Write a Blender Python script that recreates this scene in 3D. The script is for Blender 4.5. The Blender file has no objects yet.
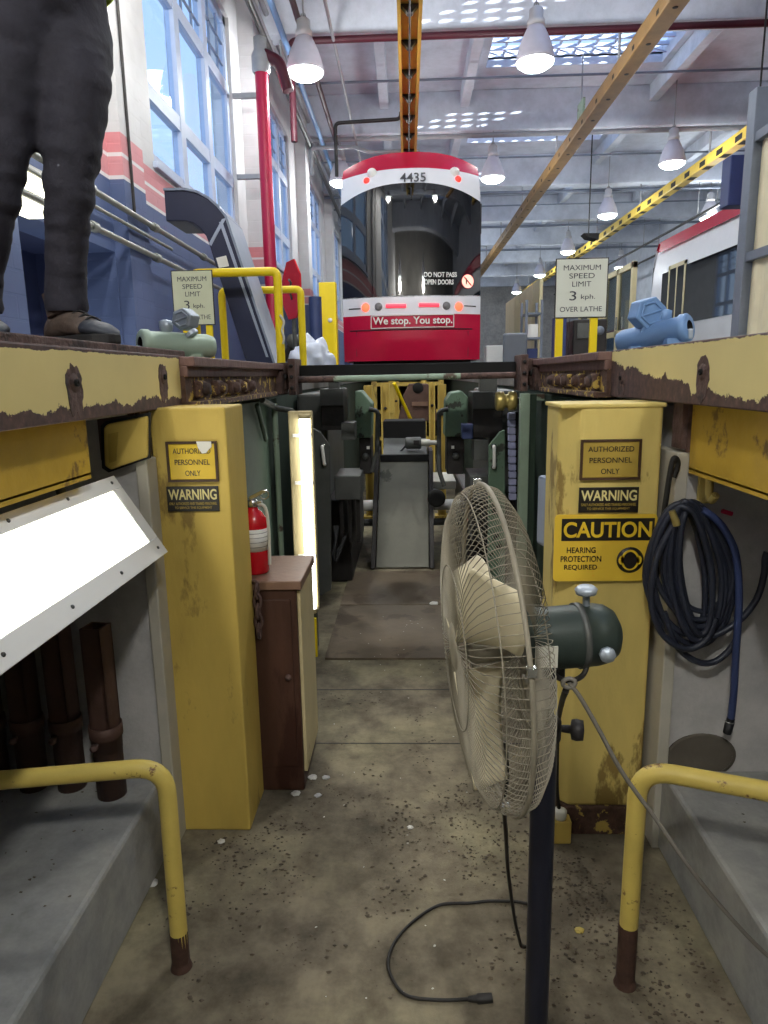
import bpy, bmesh, math, random
from mathutils import Vector, Matrix, noise
random.seed(7)
SC = bpy.context.scene
COL = SC.collection
PI = math.pi
V = Vector
R = math.radians

# ------------------------------------------------------------------ camera
EYE = V((0, 0, 1.5)); FPX = 690.0
_p, _a, _r = R(11.2), R(2.1), R(1.0)
F_ = V((-math.sin(_a)*math.cos(_p), math.cos(_a)*math.cos(_p), -math.sin(_p)))
R0 = V((math.cos(_a), math.sin(_a), 0)); U0 = R0.cross(F_)
R_ = R0*math.cos(_r) - U0*math.sin(_r); U_ = U0*math.cos(_r) + R0*math.sin(_r)
cd = bpy.data.cameras.new('camera'); cam = bpy.data.objects.new('camera', cd); COL.objects.link(cam)
m = Matrix.Identity(4)
for i in range(3):
    m[i][0] = R_[i]; m[i][1] = U_[i]; m[i][2] = -F_[i]; m[i][3] = EYE[i]
cam.matrix_world = m
cd.sensor_fit = 'VERTICAL'; cd.sensor_height = 24; cd.sensor_width = 18
cd.lens = FPX/1024*24; cd.clip_start = .02; cd.clip_end = 300
SC.camera = cam
def at(px, py, X=None, Y=None, Z=None):
    d = F_ + R_*((px-384)/FPX) + U_*((512-py)/FPX)
    t = (X-EYE.x)/d.x if X is not None else (Y-EYE.y)/d.y if Y is not None else (Z-EYE.z)/d.z
    return EYE + d*t

# ------------------------------------------------------------------ materials
def srgb(*c):
    return tuple(((v/255)/12.92 if v/255 <= .04045 else ((v/255+.055)/1.055)**2.4) for v in c) + (1,)
def newmat(name):
    mt = bpy.data.materials.new(name); mt.use_nodes = True
    nt = mt.node_tree; b = nt.nodes['Principled BSDF']
    return mt, nt, b
def ramp(nt, fac, stops):
    r = nt.nodes.new('ShaderNodeValToRGB')
    e = r.color_ramp.elements
    while len(e) < len(stops): e.new(.5)
    for k, (p, c) in enumerate(stops):
        e[k].position = p; e[k].color = c if len(c) == 4 else tuple(c)+(1,)
    nt.links.new(fac, r.inputs[0]); return r.outputs[0]
def mixc(nt, fac, a, b):
    mx = nt.nodes.new('ShaderNodeMix'); mx.data_type = 'RGBA'
    for s, v in ((0, fac), (6, a), (7, b)):
        if hasattr(v, 'links'): nt.links.new(v, mx.inputs[s])
        else: mx.inputs[s].default_value = v
    return mx.outputs[2]
def noisen(nt, co, scale, detail=5, rough=.6):
    n = nt.nodes.new('ShaderNodeTexNoise'); n.inputs['Scale'].default_value = scale
    n.inputs['Detail'].default_value = detail; n.inputs['Roughness'].default_value = rough
    nt.links.new(co, n.inputs['Vector']); return n.outputs['Fac']
def M(name, col, rough=.6, metal=0, var=.12, scale=6, bump=.05, col2=None, cover=.0, scale2=5, bscale=40, spec=.4, stretch=None):
    """paint with tonal wear; col2 = a second colour (rust, dirt) in blotches that cover about `cover` of it"""
    mt, nt, b = newmat(name)
    tc = nt.nodes.new('ShaderNodeTexCoord'); co = tc.outputs['Object']
    if stretch:
        mp = nt.nodes.new('ShaderNodeMapping'); mp.inputs['Scale'].default_value = stretch
        nt.links.new(co, mp.inputs['Vector']); co = mp.outputs[0]
    c = srgb(*col)
    lo = tuple(v*(1-var) for v in c[:3]); hi = tuple(min(1, v*(1+var)) for v in c[:3])
    out = ramp(nt, noisen(nt, co, scale), [(.3, lo), (.7, hi)])
    if col2:
        f = ramp(nt, noisen(nt, co, scale2, 8, .65), [(.62-cover*.5, (0, 0, 0)), (.66-cover*.5, (1, 1, 1))])
        out = mixc(nt, f, out, srgb(*col2))
    nt.links.new(out, b.inputs['Base Color'])
    b.inputs['Roughness'].default_value = rough; b.inputs['Metallic'].default_value = metal
    b.inputs['Specular IOR Level'].default_value = spec
    if bump:
        bp = nt.nodes.new('ShaderNodeBump'); bp.inputs['Strength'].default_value = bump; bp.inputs['Distance'].default_value = .02
        nt.links.new(noisen(nt, co, bscale, 4), bp.inputs['Height']); nt.links.new(bp.outputs[0], b.inputs['Normal'])
    return mt
def EM(name, col, st):
    mt, nt, b = newmat(name)
    b.inputs['Base Color'].default_value = srgb(*col)
    b.inputs['Emission Color'].default_value = srgb(*col); b.inputs['Emission Strength'].default_value = st
    return mt
def GLASS(name, tint=(235, 245, 255), gloss=.12):
    mt = bpy.data.materials.new(name); mt.use_nodes = True; nt = mt.node_tree; nt.nodes.clear()
    o = nt.nodes.new('ShaderNodeOutputMaterial'); t = nt.nodes.new('ShaderNodeBsdfTransparent'); g = nt.nodes.new('ShaderNodeBsdfGlossy')
    t.inputs[0].default_value = srgb(*tint); g.inputs['Roughness'].default_value = .03
    mx = nt.nodes.new('ShaderNodeMixShader'); mx.inputs[0].default_value = gloss
    nt.links.new(t.outputs[0], mx.inputs[1]); nt.links.new(g.outputs[0], mx.inputs[2]); nt.links.new(mx.outputs[0], o.inputs[0])
    return mt
def concrete(name, c1, c2, c3, sc=1.2, rough=.85, grime=.5):
    mt, nt, b = newmat(name)
    co = nt.nodes.new('ShaderNodeTexCoord').outputs['Object']
    a = ramp(nt, noisen(nt, co, sc, 6, .6), [(.32, srgb(*c1)), (.5, srgb(*c2)), (.68, srgb(*c3))])
    d = ramp(nt, noisen(nt, co, sc*4, 10, .75), [(.35, (.55, .55, .52)), (.6, (1, 1, 1))])
    mx = nt.nodes.new('ShaderNodeMix'); mx.data_type = 'RGBA'; mx.blend_type = 'MULTIPLY'; mx.inputs[0].default_value = grime
    nt.links.new(a, mx.inputs[6]); nt.links.new(d, mx.inputs[7])
    nt.links.new(mx.outputs[2], b.inputs['Base Color']); b.inputs['Roughness'].default_value = rough
    b.inputs['Specular IOR Level'].default_value = .25
    bp = nt.nodes.new('ShaderNodeBump'); bp.inputs['Strength'].default_value = .25; bp.inputs['Distance'].default_value = .01
    nt.links.new(noisen(nt, co, 60, 8, .7), bp.inputs['Height']); nt.links.new(bp.outputs[0], b.inputs['Normal'])
    return mt
def chipped(name, paint, rust, top, amp=.05, base=.03, topband=.02, side=None):
    """rail paint: rust eats in along the bottom and the top edge; object z runs 0..top; `side` = (x index, start, end) rust growing along y"""
    mt, nt, b = newmat(name)
    co = nt.nodes.new('ShaderNodeTexCoord').outputs['Object']
    sp = nt.nodes.new('ShaderNodeSeparateXYZ'); nt.links.new(co, sp.inputs[0])
    n1 = noisen(nt, co, 9, 9, .7)
    def math_(op, a, b_):
        q = nt.nodes.new('ShaderNodeMath'); q.operation = op
        for s, v in ((0, a), (1, b_)):
            if hasattr(v, 'links'): nt.links.new(v, q.inputs[s])
            else: q.inputs[s].default_value = v
        return q.outputs[0]
    zlim = math_('ADD', math_('MULTIPLY', math_('SUBTRACT', n1, .5), amp*4), base)
    if side:
        g = nt.nodes.new('ShaderNodeMapRange'); nt.links.new(sp.outputs[1], g.inputs[0])
        g.inputs[1].default_value = side[0]; g.inputs[2].default_value = side[1]; g.inputs[3].default_value = 0; g.inputs[4].default_value = side[2]
        zlim = math_('ADD', zlim, g.outputs[0])
    low = math_('LESS_THAN', sp.outputs[2], zlim)
    hi = math_('GREATER_THAN', math_('ADD', sp.outputs[2], math_('MULTIPLY', math_('SUBTRACT', n1, .5), amp)), top-topband)
    fac = math_('MAXIMUM', low, hi)
    pc = ramp(nt, noisen(nt, co, 3, 5), [(.3, tuple(v*.9 for v in srgb(*paint)[:3])), (.7, srgb(*paint))])
    rc = ramp(nt, noisen(nt, co, 40, 6), [(.3, srgb(*[v*.6 for v in rust])), (.6, srgb(*rust)), (.8, srgb(*[min(255, v*1.5) for v in rust]))])
    nt.links.new(mixc(nt, fac, pc, rc), b.inputs['Base Color']); b.inputs['Roughness'].default_value = .65
    bp = nt.nodes.new('ShaderNodeBump'); bp.inputs['Strength'].default_value = .5; bp.inputs['Distance'].default_value = .004
    nt.links.new(math_('SUBTRACT', 1.0, fac), bp.inputs['Height']); nt.links.new(bp.outputs[0], b.inputs['Normal'])
    return mt
def bands(name, stops, brick=True):
    """block wall painted in horizontal bands: stops = [(z0, colour), ...] from the bottom"""
    mt, nt, b = newmat(name)
    co = nt.nodes.new('ShaderNodeTexCoord').outputs['Object']
    sp = nt.nodes.new('ShaderNodeSeparateXYZ'); nt.links.new(co, sp.inputs[0])
    cur = srgb(*stops[0][1])
    for z, c in stops[1:]:
        q = nt.nodes.new('ShaderNodeMath'); q.operation = 'GREATER_THAN'; q.inputs[1].default_value = z
        nt.links.new(sp.outputs[2], q.inputs[0]); cur = mixc(nt, q.outputs[0], cur, srgb(*c))
    v = ramp(nt, noisen(nt, co, 1.5, 6), [(.3, (.82, .82, .82)), (.7, (1, 1, 1))])
    mx = nt.nodes.new('ShaderNodeMix'); mx.data_type = 'RGBA'; mx.blend_type = 'MULTIPLY'; mx.inputs[0].default_value = 1
    nt.links.new(cur, mx.inputs[6]); nt.links.new(v, mx.inputs[7]); nt.links.new(mx.outputs[2], b.inputs['Base Color'])
    b.inputs['Roughness'].default_value = .55
    if brick:
        cb = nt.nodes.new('ShaderNodeCombineXYZ')
        nt.links.new(sp.outputs[1], cb.inputs[0]); nt.links.new(sp.outputs[2], cb.inputs[1])
        bt = nt.nodes.new('ShaderNodeTexBrick'); nt.links.new(cb.outputs[0], bt.inputs['Vector'])
        bt.inputs['Color1'].default_value = bt.inputs['Color2'].default_value = (1, 1, 1, 1); bt.inputs['Mortar'].default_value = (0, 0, 0, 1)
        bt.inputs['Scale'].default_value = 1; bt.inputs['Brick Width'].default_value = .4; bt.inputs['Row Height'].default_value = .2; bt.inputs['Mortar Size'].default_value = .012
        bp = nt.nodes.new('ShaderNodeBump'); bp.inputs['Strength'].default_value = .6; bp.inputs['Distance'].default_value = .01
        nt.links.new(bt.outputs[0], bp.inputs['Height']); nt.links.new(bp.outputs[0], b.inputs['Normal'])
    return mt

RUST = (86, 62, 56)
MT = dict(
 floor=concrete('pit_floor', (82, 75, 66), (122, 113, 95), (148, 141, 112), 1.4, grime=1.0),
 conc=concrete('grey_concrete', (166, 164, 164), (180, 179, 178), (192, 190, 186), 1.6, grime=.4),
 ledge=concrete('ledge_concrete', (130, 131, 131), (150, 151, 150), (164, 163, 156), 2.0, grime=.5),
 strip=M('pale_edge', (176, 172, 158), .8),
 hallfloor=concrete('hall_floor', (120, 118, 115), (135, 133, 128), (148, 146, 140), .4),
 ceil=concrete('white_ceiling', (186, 192, 206), (200, 206, 218), (210, 215, 226), .5, grime=.3),
 yellow=M('yellow_paint', (192, 166, 82), .6, var=.2, scale=3, bump=.12, col2=(136, 114, 58), cover=.1, scale2=4, stretch=(1, 1, .35)),
 yellowpale=M('pale_yellow_paint', (204, 183, 106), .6, var=.16, scale=4, bump=.12, col2=(140, 118, 64), cover=.09, scale2=5, stretch=(1, 1, .35)),
 web=M('beam_web_yellow', (186, 152, 52), .55, var=.2, scale=3, bump=.1, col2=(120, 92, 44), cover=.04, scale2=5),
 rail=M('rail_yellow', (212, 189, 98), .45, var=.1, scale=8, bump=.08, col2=(104, 62, 40), cover=.06, scale2=14),
 rail_rust=M('rail_rust', (70, 48, 38), .8, var=.3, scale=30, bump=.3),
 barrier=M('barrier_yellow', (236, 208, 20), .4, var=.05),
 rust=M('rusty_steel', (92, 72, 66), .75, .2, var=.4, scale=25, bump=.4, col2=(60, 48, 46), cover=.15, scale2=8),
 rustyellow=M('rust_over_yellow', (88, 66, 56), .75, .1, var=.4, scale=30, bump=.6, col2=(196, 168, 84), cover=.14, scale2=22),
 railhead=M('rail_head', (112, 86, 80), .6, .2, var=.2, scale=20, bump=.2),
 brown=M('brown_steel', (84, 62, 54), .6, .2, var=.2, scale=10, bump=.1),
 cabinet=M('rusty_cabinet', (72, 48, 38), .5, .2, var=.35, scale=5, bump=.15, col2=(56, 32, 24), cover=.1, scale2=3, stretch=(1, 1, .3)),
 cabtop=M('cabinet_top', (116, 90, 74), .5, .1, var=.2, scale=7, bump=.1),
 beige=M('worn_beige', (184, 170, 130), .6, var=.12, scale=5, bump=.1, col2=(104, 74, 46), cover=.02, scale2=6, stretch=(1, 1, .4)),
 dark=M('dark_steel', (46, 44, 44), .5, .4, var=.3, scale=10, bump=.15),
 black=M('black_rubber', (22, 23, 26), .55, 0, var=.2, bump=.05),
 void=M('black_and_hole_dark', (24, 24, 24), .9, 0, var=.2, bump=0),  # black parts, and the painted dark inside holes and slots
 greypanel=M('machine_grey', (78, 80, 78), .5, .2, var=.2, scale=6, bump=.1),
 green=M('machine_green', (94, 118, 98), .5, .1, var=.15, scale=6, bump=.15, col2=(52, 56, 48), cover=.09, scale2=9),
 darkgreen=M('dark_green', (40, 56, 44), .8, 0, var=.2, scale=4, bump=.08),
 palegreen=M('pale_green', (140, 158, 138), .5, .1, var=.12, scale=6, bump=.1, col2=(80, 66, 54), cover=.07, scale2=6),
 chute=M('chute_grey', (112, 112, 102), .55, .2, var=.2, scale=3, bump=.05, col2=(78, 80, 72), cover=.08, scale2=3),
 plate=M('floor_plate', (98, 86, 70), .6, .2, var=.25, scale=3, bump=.1, col2=(84, 72, 58), cover=.15, scale2=3),
 white=M('white_enamel', (226, 226, 222), .4, var=.03, bump=0),
 offwhite=M('off_white', (206, 204, 192), .5, var=.06, bump=0),
 cream=M('cream_frame', (206, 196, 156), .45, var=.05, bump=0),
 wmetal=M('window_frame', (176, 188, 212), .5, var=.05, bump=0),
 wall=bands('painted_block_wall', [(0, (84, 100, 140)), (3.63, (226, 224, 226)), (3.67, (212, 150, 156)), (3.86, (226, 224, 226)), (3.9, (212, 140, 146)), (4.1, (206, 206, 208))]),
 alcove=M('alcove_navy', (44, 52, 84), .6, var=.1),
 navy=M('navy_steel', (34, 40, 66), .35, .2, var=.1, bump=.02),
 bluegrey=M('blue_grey_steel', (128, 138, 158), .4, .2, var=.08, bump=.02),
 trim=M('bright_trim', (150, 160, 180), .35, .6, var=.05, bump=0),
 red=M('tram_red', (178, 16, 56), .25, 0, var=.04, bump=0, spec=.5),
 pipered=M('pipe_red', (176, 26, 66), .4, 0, var=.06, bump=0),
 darkred=M('dark_red_pipe', (66, 18, 32), .5, 0, var=.1, bump=0),
 tramwhite=M('tram_white', (226, 228, 234), .3, 0, var=.02, bump=0, spec=.5),
 tramglass=M('tram_glass', (10, 12, 15), .03, 0, var=.05, bump=0, spec=.5),
 pipegrey=M('pipe_grey', (150, 152, 156), .5, .1, var=.1, bump=0),
 pipeblue=M('pipe_blue', (120, 160, 205), .5, 0, var=.08, bump=0),
 conduit=M('conduit', (150, 152, 144), .4, .5, var=.1, bump=0),
 steelblue=M('steel_blue_grey', (110, 118, 132), .5, .2, var=.1, bump=0),
 greyboard=M('grey_board', (92, 98, 108), .5, 0, var=.06, bump=0),
 beigepanel=M('beige_panel', (222, 212, 180), .5, 0, var=.05, bump=0),
 railcover=M('rail_cover', (174, 152, 74), .6, 0, var=.1, bump=0),
 orange=M('orange_beam', (122, 92, 48), .55, 0, var=.2, scale=3, bump=.1),
 beamyellow=M('overhead_yellow', (200, 170, 66), .5, 0, var=.12, scale=3, bump=.05),
 motorgreen=M('motor_pale_green', (172, 192, 172), .45, .1, var=.1, bump=.05),
 motorblue=M('motor_blue', (112, 146, 190), .45, .1, var=.1, bump=.05),
 boxgrey=M('box_grey', (168, 178, 188), .4, .4, var=.12, bump=.03),
 brass=M('brass', (190, 172, 104), .35, .6, var=.1, bump=0),
 chain=M('chain_blue', (150, 154, 186), .5, 0, var=.1, bump=.05),
 sign_yellow=M('sign_yellow', (216, 182, 44), .4, 0, var=.1, scale=8, bump=0),
 sign_dull=M('sign_dull_yellow', (166, 142, 62), .45, 0, var=.08, scale=8, bump=0),
 sign_caution=M('sign_caution', (214, 180, 58), .4, 0, var=.06, scale=3, bump=0, col2=(226, 150, 36), cover=-.03, scale2=3),
 sign_black=M('sign_black', (32, 28, 24), .4, 0, var=.1, bump=0),
 sign_cream=M('sign_cream', (216, 204, 140), .5, 0, var=.03, bump=0),
 sign_white=M('sign_white', (214, 218, 206), .45, 0, var=.03, bump=0),
 sign_pale=M('sign_pale', (202, 206, 176), .5, 0, var=.03, bump=0),
 sign_ink=M('sign_ink', (60, 62, 70), .5, 0, var=0, bump=0),
 brownframe=M('sign_frame', (66, 46, 30), .5, 0, var=.2, bump=0),
 paper=M('torn_paper', (226, 224, 214), .8, 0, var=.03, bump=0),
 guard=M('fan_wire', (132, 126, 110), .6, .2, var=.15, scale=15, bump=0),
 blade=M('fan_blade', (208, 198, 168), .5, 0, var=.06, bump=0),
 motordark=M('fan_motor', (46, 56, 52), .45, .2, var=.1, bump=.03),
 pole=M('fan_pole', (24, 26, 38), .4, .2, var=.1, bump=0),
 chrome=M('chrome', (190, 192, 188), .25, .9, var=.05, bump=0),
 hose=M('hose_black', (38, 42, 54), .45, 0, var=.2, bump=.03),
 hoseblue=M('hose_blue', (50, 62, 100), .45, 0, var=.15, bump=.03),
 cord=M('cord_black', (30, 28, 26), .6, 0, var=.1, bump=0),
 cordgrey=M('cord_grey', (108, 104, 96), .6, 0, var=.1, bump=0),
 extred=M('extinguisher_red', (196, 18, 34), .25, 0, var=.05, bump=0, spec=.6),
 trouser=M('trouser_cloth', (45, 44, 53), .85, 0, var=.3, scale=9, bump=.4, bscale=14),
 jacket=M('jacket_cloth', (30, 30, 34), .85, 0, var=.2, scale=8, bump=.3, bscale=20),
 vest=M('vest_lime', (200, 230, 40), .7, 0, var=.06, bump=.1),
 bootb=M('boot_brown', (78, 66, 58), .7, 0, var=.25, scale=25, bump=.3),
 boott=M('boot_toe', (54, 58, 66), .6, 0, var=.1, bump=.1),
 sole=M('boot_sole', (30, 29, 29), .7, 0, var=.1, bump=.1),
 skin=M('skin', (198, 150, 122), .5, 0, var=.05, bump=.02),
 hair=M('hair', (44, 34, 28), .7, 0, var=.2, bump=.2),
 sheet=M('plastic_sheet', (190, 198, 214), .35, 0, var=.08, bump=.1),
 oval=M('oval_dark', (92, 86, 76), .8, 0, var=.2, bump=.1),
 chips=M('swarf', (82, 72, 58), .7, .1, var=.6, scale=30, bump=0),
 flake=M('white_flake', (206, 204, 196), .8, 0, var=.08, bump=0),
 lampbody=M('lamp_body', (206, 206, 208), .4, .2, var=.05, bump=0),
 reflector=M('lamp_reflector', (196, 194, 206), .35, .1, var=.05, bump=0),
 navyboard=M('navy_board', (40, 52, 96), .6, 0, var=.1, bump=0),
 glass=GLASS('window_glass'), skyglass=GLASS('skylight_glass', (240, 246, 255), .05), darkglass=GLASS('far_glass', (150, 165, 165), .25),
 bulb=EM('bulb_glow', (240, 255, 246), 9), tube=EM('tube_glow', (255, 255, 246), 8), lens=EM('lens_glow', (255, 254, 238), 3.2),
 taillamp=EM('tail_lamp', (255, 90, 60), 2.2), redbar=EM('red_bar', (255, 70, 90), 1.0), marker=EM('marker_lamp', (255, 50, 40), 1.4), passglow=EM('pass_sign', (255, 200, 180), .9),
 wallglow=EM('wall_lamp_glow', (255, 250, 226), 3.5),
 greylens=M('grey_lens', (110, 108, 110), .3, 0, var=.05, bump=0),
)
for q_ in MT['tramglass'].node_tree.nodes:
    if q_.type == 'BSDF_PRINCIPLED': q_.inputs['IOR'].default_value = 1.85
MT['beamL'] = chipped('rail_paint_left', (222, 204, 136), RUST, .165, .026, .030, .010)
MT['beamR'] = chipped('rail_paint_right', (224, 208, 142), RUST, .165, .035, .026, .006, side=(4.2, 5.15, .10))

# ------------------------------------------------------------------ mesh helper
class MB:
    def __init__(s): s.v = []; s.f = []; s.sm = []
    def add(s, vs, fs, smooth=False):
        n = len(s.v); s.v += [V(p) for p in vs]
        s.f += [tuple(i+n for i in f) for f in fs]; s.sm += [smooth]*len(fs); return s
    def box(s, lo, hi, rot=None, piv=None):
        x0, y0, z0 = [min(a, b) for a, b in zip(lo, hi)]; x1, y1, z1 = [max(a, b) for a, b in zip(lo, hi)]
        vs = [V(p) for p in ((x0, y0, z0), (x1, y0, z0), (x1, y1, z0), (x0, y1, z0), (x0, y0, z1), (x1, y0, z1), (x1, y1, z1), (x0, y1, z1))]
        if rot is not None:
            c = V(piv) if piv is not None else (V(lo)+V(hi))/2
            vs = [rot @ (p-c) + c for p in vs]
        return s.add(vs, [(0, 3, 2, 1), (4, 5, 6, 7), (0, 1, 5, 4), (1, 2, 6, 5), (2, 3, 7, 6), (3, 0, 4, 7)])
    def cbox(s, c, size, rot=None):
        c = V(c); h = V(size)/2
        return s.box(c-h, c+h, rot, c)
    def tube(s, pts, r, n=12, closed=False, cap=True, smooth=True):
        pts = [V(p) for p in pts]; k = len(pts)
        rs = r if isinstance(r, (list, tuple)) else [r]*k
        up = None; rings = []
        for i, p in enumerate(pts):
            if closed: t = pts[(i+1) % k]-pts[i-1]
            else: t = pts[min(i+1, k-1)]-pts[max(i-1, 0)]
            if t.length < 1e-9: t = V((0, 0, 1))
            t.normalize()
            if up is None:
                up = t.orthogonal().normalized()
            else:
                up = up - t*up.dot(t)
                up = up.normalized() if up.length > 1e-6 else t.orthogonal().normalized()
            b = t.cross(up)
            rings.append([p+(up*math.cos(2*PI*j/n)+b*math.sin(2*PI*j/n))*rs[i] for j in range(n)])
        vs = [q for rg in rings for q in rg]; fs = []
        for i in range(k if closed else k-1):
            a = i*n; c = ((i+1) % k)*n
            for j in range(n): fs.append((a+j, a+(j+1) % n, c+(j+1) % n, c+j))
        s.add(vs, fs, smooth)
        if cap and not closed:
            s.add(rings[0], [tuple(range(n-1, -1, -1))]); s.add(rings[-1], [tuple(range(n))])
        return s
    def cyl(s, a, b, r, n=16, r2=None, cap=True): return s.tube([a, b], [r, r if r2 is None else r2], n, cap=cap)
    def lathe(s, prof, org=(0, 0, 0), axis=(0, 0, 1), n=24, cap=False):
        """prof = [(radius, along axis)]"""
        ax = V(axis).normalized(); u = ax.orthogonal().normalized(); w = ax.cross(u); o = V(org)
        vs = []; fs = []
        for r, h in prof:
            vs += [o+ax*h+(u*math.cos(2*PI*j/n)+w*math.sin(2*PI*j/n))*r for j in range(n)]
        for i in range(len(prof)-1):
            for j in range(n): fs.append((i*n+j, i*n+(j+1) % n, (i+1)*n+(j+1) % n, (i+1)*n+j))
        s.add(vs, fs, True)
        if cap:
            s.add(vs[:n], [tuple(range(n-1, -1, -1))]); s.add(vs[-n:], [tuple(range(n))])
        return s
    def prism(s, poly, d):
        """closed polygon (3-D points) pushed along vector d"""
        poly = [V(p) for p in poly]; d = V(d); n = len(poly)
        vs = poly+[p+d for p in poly]
        fs = [tuple(range(n-1, -1, -1)), tuple(range(n, 2*n))]+[(i, (i+1) % n, n+(i+1) % n, n+i) for i in range(n)]
        return s.add(vs, fs)
    def grid(s, fn, us, vs_, smooth=True):
        pts = [fn(u, v) for v in vs_ for u in us]; a = len(us)
        fs = [(j*a+i, j*a+i+1, (j+1)*a+i+1, (j+1)*a+i) for j in range(len(vs_)-1) for i in range(a-1)]
        return s.add(pts, fs, smooth)
    def build(s, name, mat, parent=None, bevel=0, seg=2, auto=None, fix=True):
        me = bpy.data.meshes.new(name)
        off = parent_world(parent) if parent else V((0, 0, 0))
        me.from_pydata([tuple(p-off) for p in s.v], [], s.f)
        me.polygons.foreach_set('use_smooth', s.sm)
        if fix:
            bm = bmesh.new(); bm.from_mesh(me); bmesh.ops.recalc_face_normals(bm, faces=bm.faces); bm.to_mesh(me); bm.free()
        me.materials.append(MT[mat] if isinstance(mat, str) else mat)
        o = bpy.data.objects.new(name, me); COL.objects.link(o)
        if parent: o.parent = parent
        if bevel:
            b = o.modifiers.new('bevel', 'BEVEL'); b.width = bevel; b.segments = seg; b.limit_method = 'ANGLE'
        return o
def parent_world(o):
    p = V((0, 0, 0))
    while o: p += o.location; o = o.parent
    return p
def tag(o, label=None, cat=None, group=None, kind=None):
    if label: o['label'] = label
    if cat: o['category'] = cat
    if group: o['group'] = group
    if kind: o['kind'] = kind
    return o
def thing(name, label, cat, loc=(0, 0, 0), group=None):
    o = bpy.data.objects.new(name, None); o.empty_display_size = .05; COL.objects.link(o); o.location = loc
    return tag(o, label, cat, group)
def struct(name, mb, mat, **k): return tag(mb.build(name, mat, **k), kind='structure')
def sroot(name, loc=(0, 0, 0)):
    o = bpy.data.objects.new(name, None); COL.objects.link(o); o.location = loc; o['kind'] = 'structure'; return o
def copy_thing(src, loc, label=None, rz=None):
    r = src.copy(); COL.objects.link(r); r.location = loc
    if rz is not None: r.rotation_euler = (0, 0, rz)
    if label: r['label'] = label
    for c in list(src.children):
        d = c.copy(); COL.objects.link(d); d.parent = r
        for g in list(c.children):
            e = g.copy(); COL.objects.link(e); e.parent = d
    return r
def smooth_path(pts, n=8):
    pts = [V(p) for p in pts]; P = [pts[0]]+pts+[pts[-1]]; out = []
    for i in range(1, len(P)-2):
        a, b, c, d = P[i-1:i+3]
        for k in range(n):
            t = k/n
            out.append(.5*((2*b)+(c-a)*t+(2*a-5*b+4*c-d)*t*t+(3*b-a-3*c+d)*t**3))
    out.append(pts[-1]); return out
def fillet(pts, r, n=6):
    pts = [V(p) for p in pts]; out = [pts[0]]
    for a, b, c in zip(pts, pts[1:], pts[2:]):
        d1 = (a-b).normalized(); d2 = (c-b).normalized(); p, q = b+d1*r, b+d2*r
        for k in range(n+1):
            t = k/n; out.append(p*(1-t)**2+b*2*t*(1-t)+q*t*t)
    out.append(pts[-1]); return out
def text(body, mat, parent, c, w=None, h=None, bold=0., name='lettering', ex=.0008, face=(0, -1, 0)):
    """flat lettering centred at c, facing `face` (default -Y); w / h = its full width and height in metres"""
    cu = bpy.data.curves.new('t', 'FONT'); cu.body = body; cu.size = 1; cu.align_x = 'CENTER'; cu.offset = bold; cu.extrude = .01
    o = bpy.data.objects.new('t', cu); COL.objects.link(o)
    bpy.context.view_layer.update()
    me = bpy.data.meshes.new_from_object(o.evaluated_get(bpy.context.evaluated_depsgraph_get()))
    bpy.data.objects.remove(o); bpy.data.curves.remove(cu)
    xs = [q.co.x for q in me.vertices]; ys = [q.co.y for q in me.vertices]
    x0, x1, y0, y1 = min(xs), max(xs), min(ys), max(ys)
    sx = w/(x1-x0) if w else h/(y1-y0); sy = h/(y1-y0) if h else sx
    fz = V(face).normalized(); rt = V((0, 0, 1)).cross(fz).normalized(); up = fz.cross(rt)
    off = parent_world(parent); c = V(c)
    for q in me.vertices:
        p = c+rt*((q.co.x-(x0+x1)/2)*sx)+up*((q.co.y-(y0+y1)/2)*sy)+fz*(ex*(1 if q.co.z > 0 else 0))
        q.co = p-off
    me.name = name; me.materials.append(MT[mat])
    ob = bpy.data.objects.new(name, me); COL.objects.link(ob); ob.parent = parent
    return ob
def light(name, loc, power, col=(1, 1, 1), r=.2, kind='POINT', spot=None):
    l = bpy.data.lights.new(name, kind); l.energy = power; l.color = col
    if kind in ('POINT', 'SPOT'): l.shadow_soft_size = r
    o = bpy.data.objects.new(name, l); COL.objects.link(o); o.location = loc; return o
#@@BODY@@
# ================================================================== the setting: pit and hall shell
FZ = 1.555                                   # hall floor level
ZR = 9.6                                     # roof slab
struct('floor', MB().box((-2.4, -2.6, -.15), (2.4, 22, 0)), 'floor')
for nm, sx in (('trim_1', -1), ('trim_2', 1)):                                  # the low concrete benches beside the walkway
    struct(nm, MB().box((sx*.785, -2.6, 0), (sx*2.4, 2.0, .268)), 'ledge', bevel=.012)
for nm, sx in (('wall_inner_left', -1), ('wall_inner_right', 1)):               # the grey walls facing the camera
    struct(nm, MB().box((sx*.80, 2.0, 0), (sx*2.4, 2.3, 1.40)), 'conc', bevel=.006)
    struct(nm.replace('inner', 'outer'), MB().box((sx*2.4, -2.6, 0), (sx*2.6, 2.3, 1.40)), 'conc')
for nm, sx in (('trim_3', -1), ('trim_4', 1)):
    struct(nm, MB().box((sx*.765, 1.985, 0), (sx*.80, 2.3, 1.27)), 'strip', bevel=.004)
for nm, sx in (('wall_pit_left', -1), ('wall_pit_right', 1)):
    struct(nm, MB().box((sx*.82, 2.3, 0), (sx*1.0, 22, 1.40)), 'darkgreen')
struct('wall_pit_end', MB().box((-1, 22, 0), (1, 22.2, 1.5)), 'conc')
struct('wall_pit_near', MB().box((-2.6, -2.8, 0), (2.6, -2.6, 1.5)), 'conc')
for nm, x0, x1 in (('floor_hall_left', -3.2, -.81), ('floor_hall_right', .81, 14)):
    struct(nm, MB().box((x0, -6, 1.40), (x1, 62, FZ)), 'hallfloor')

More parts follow.
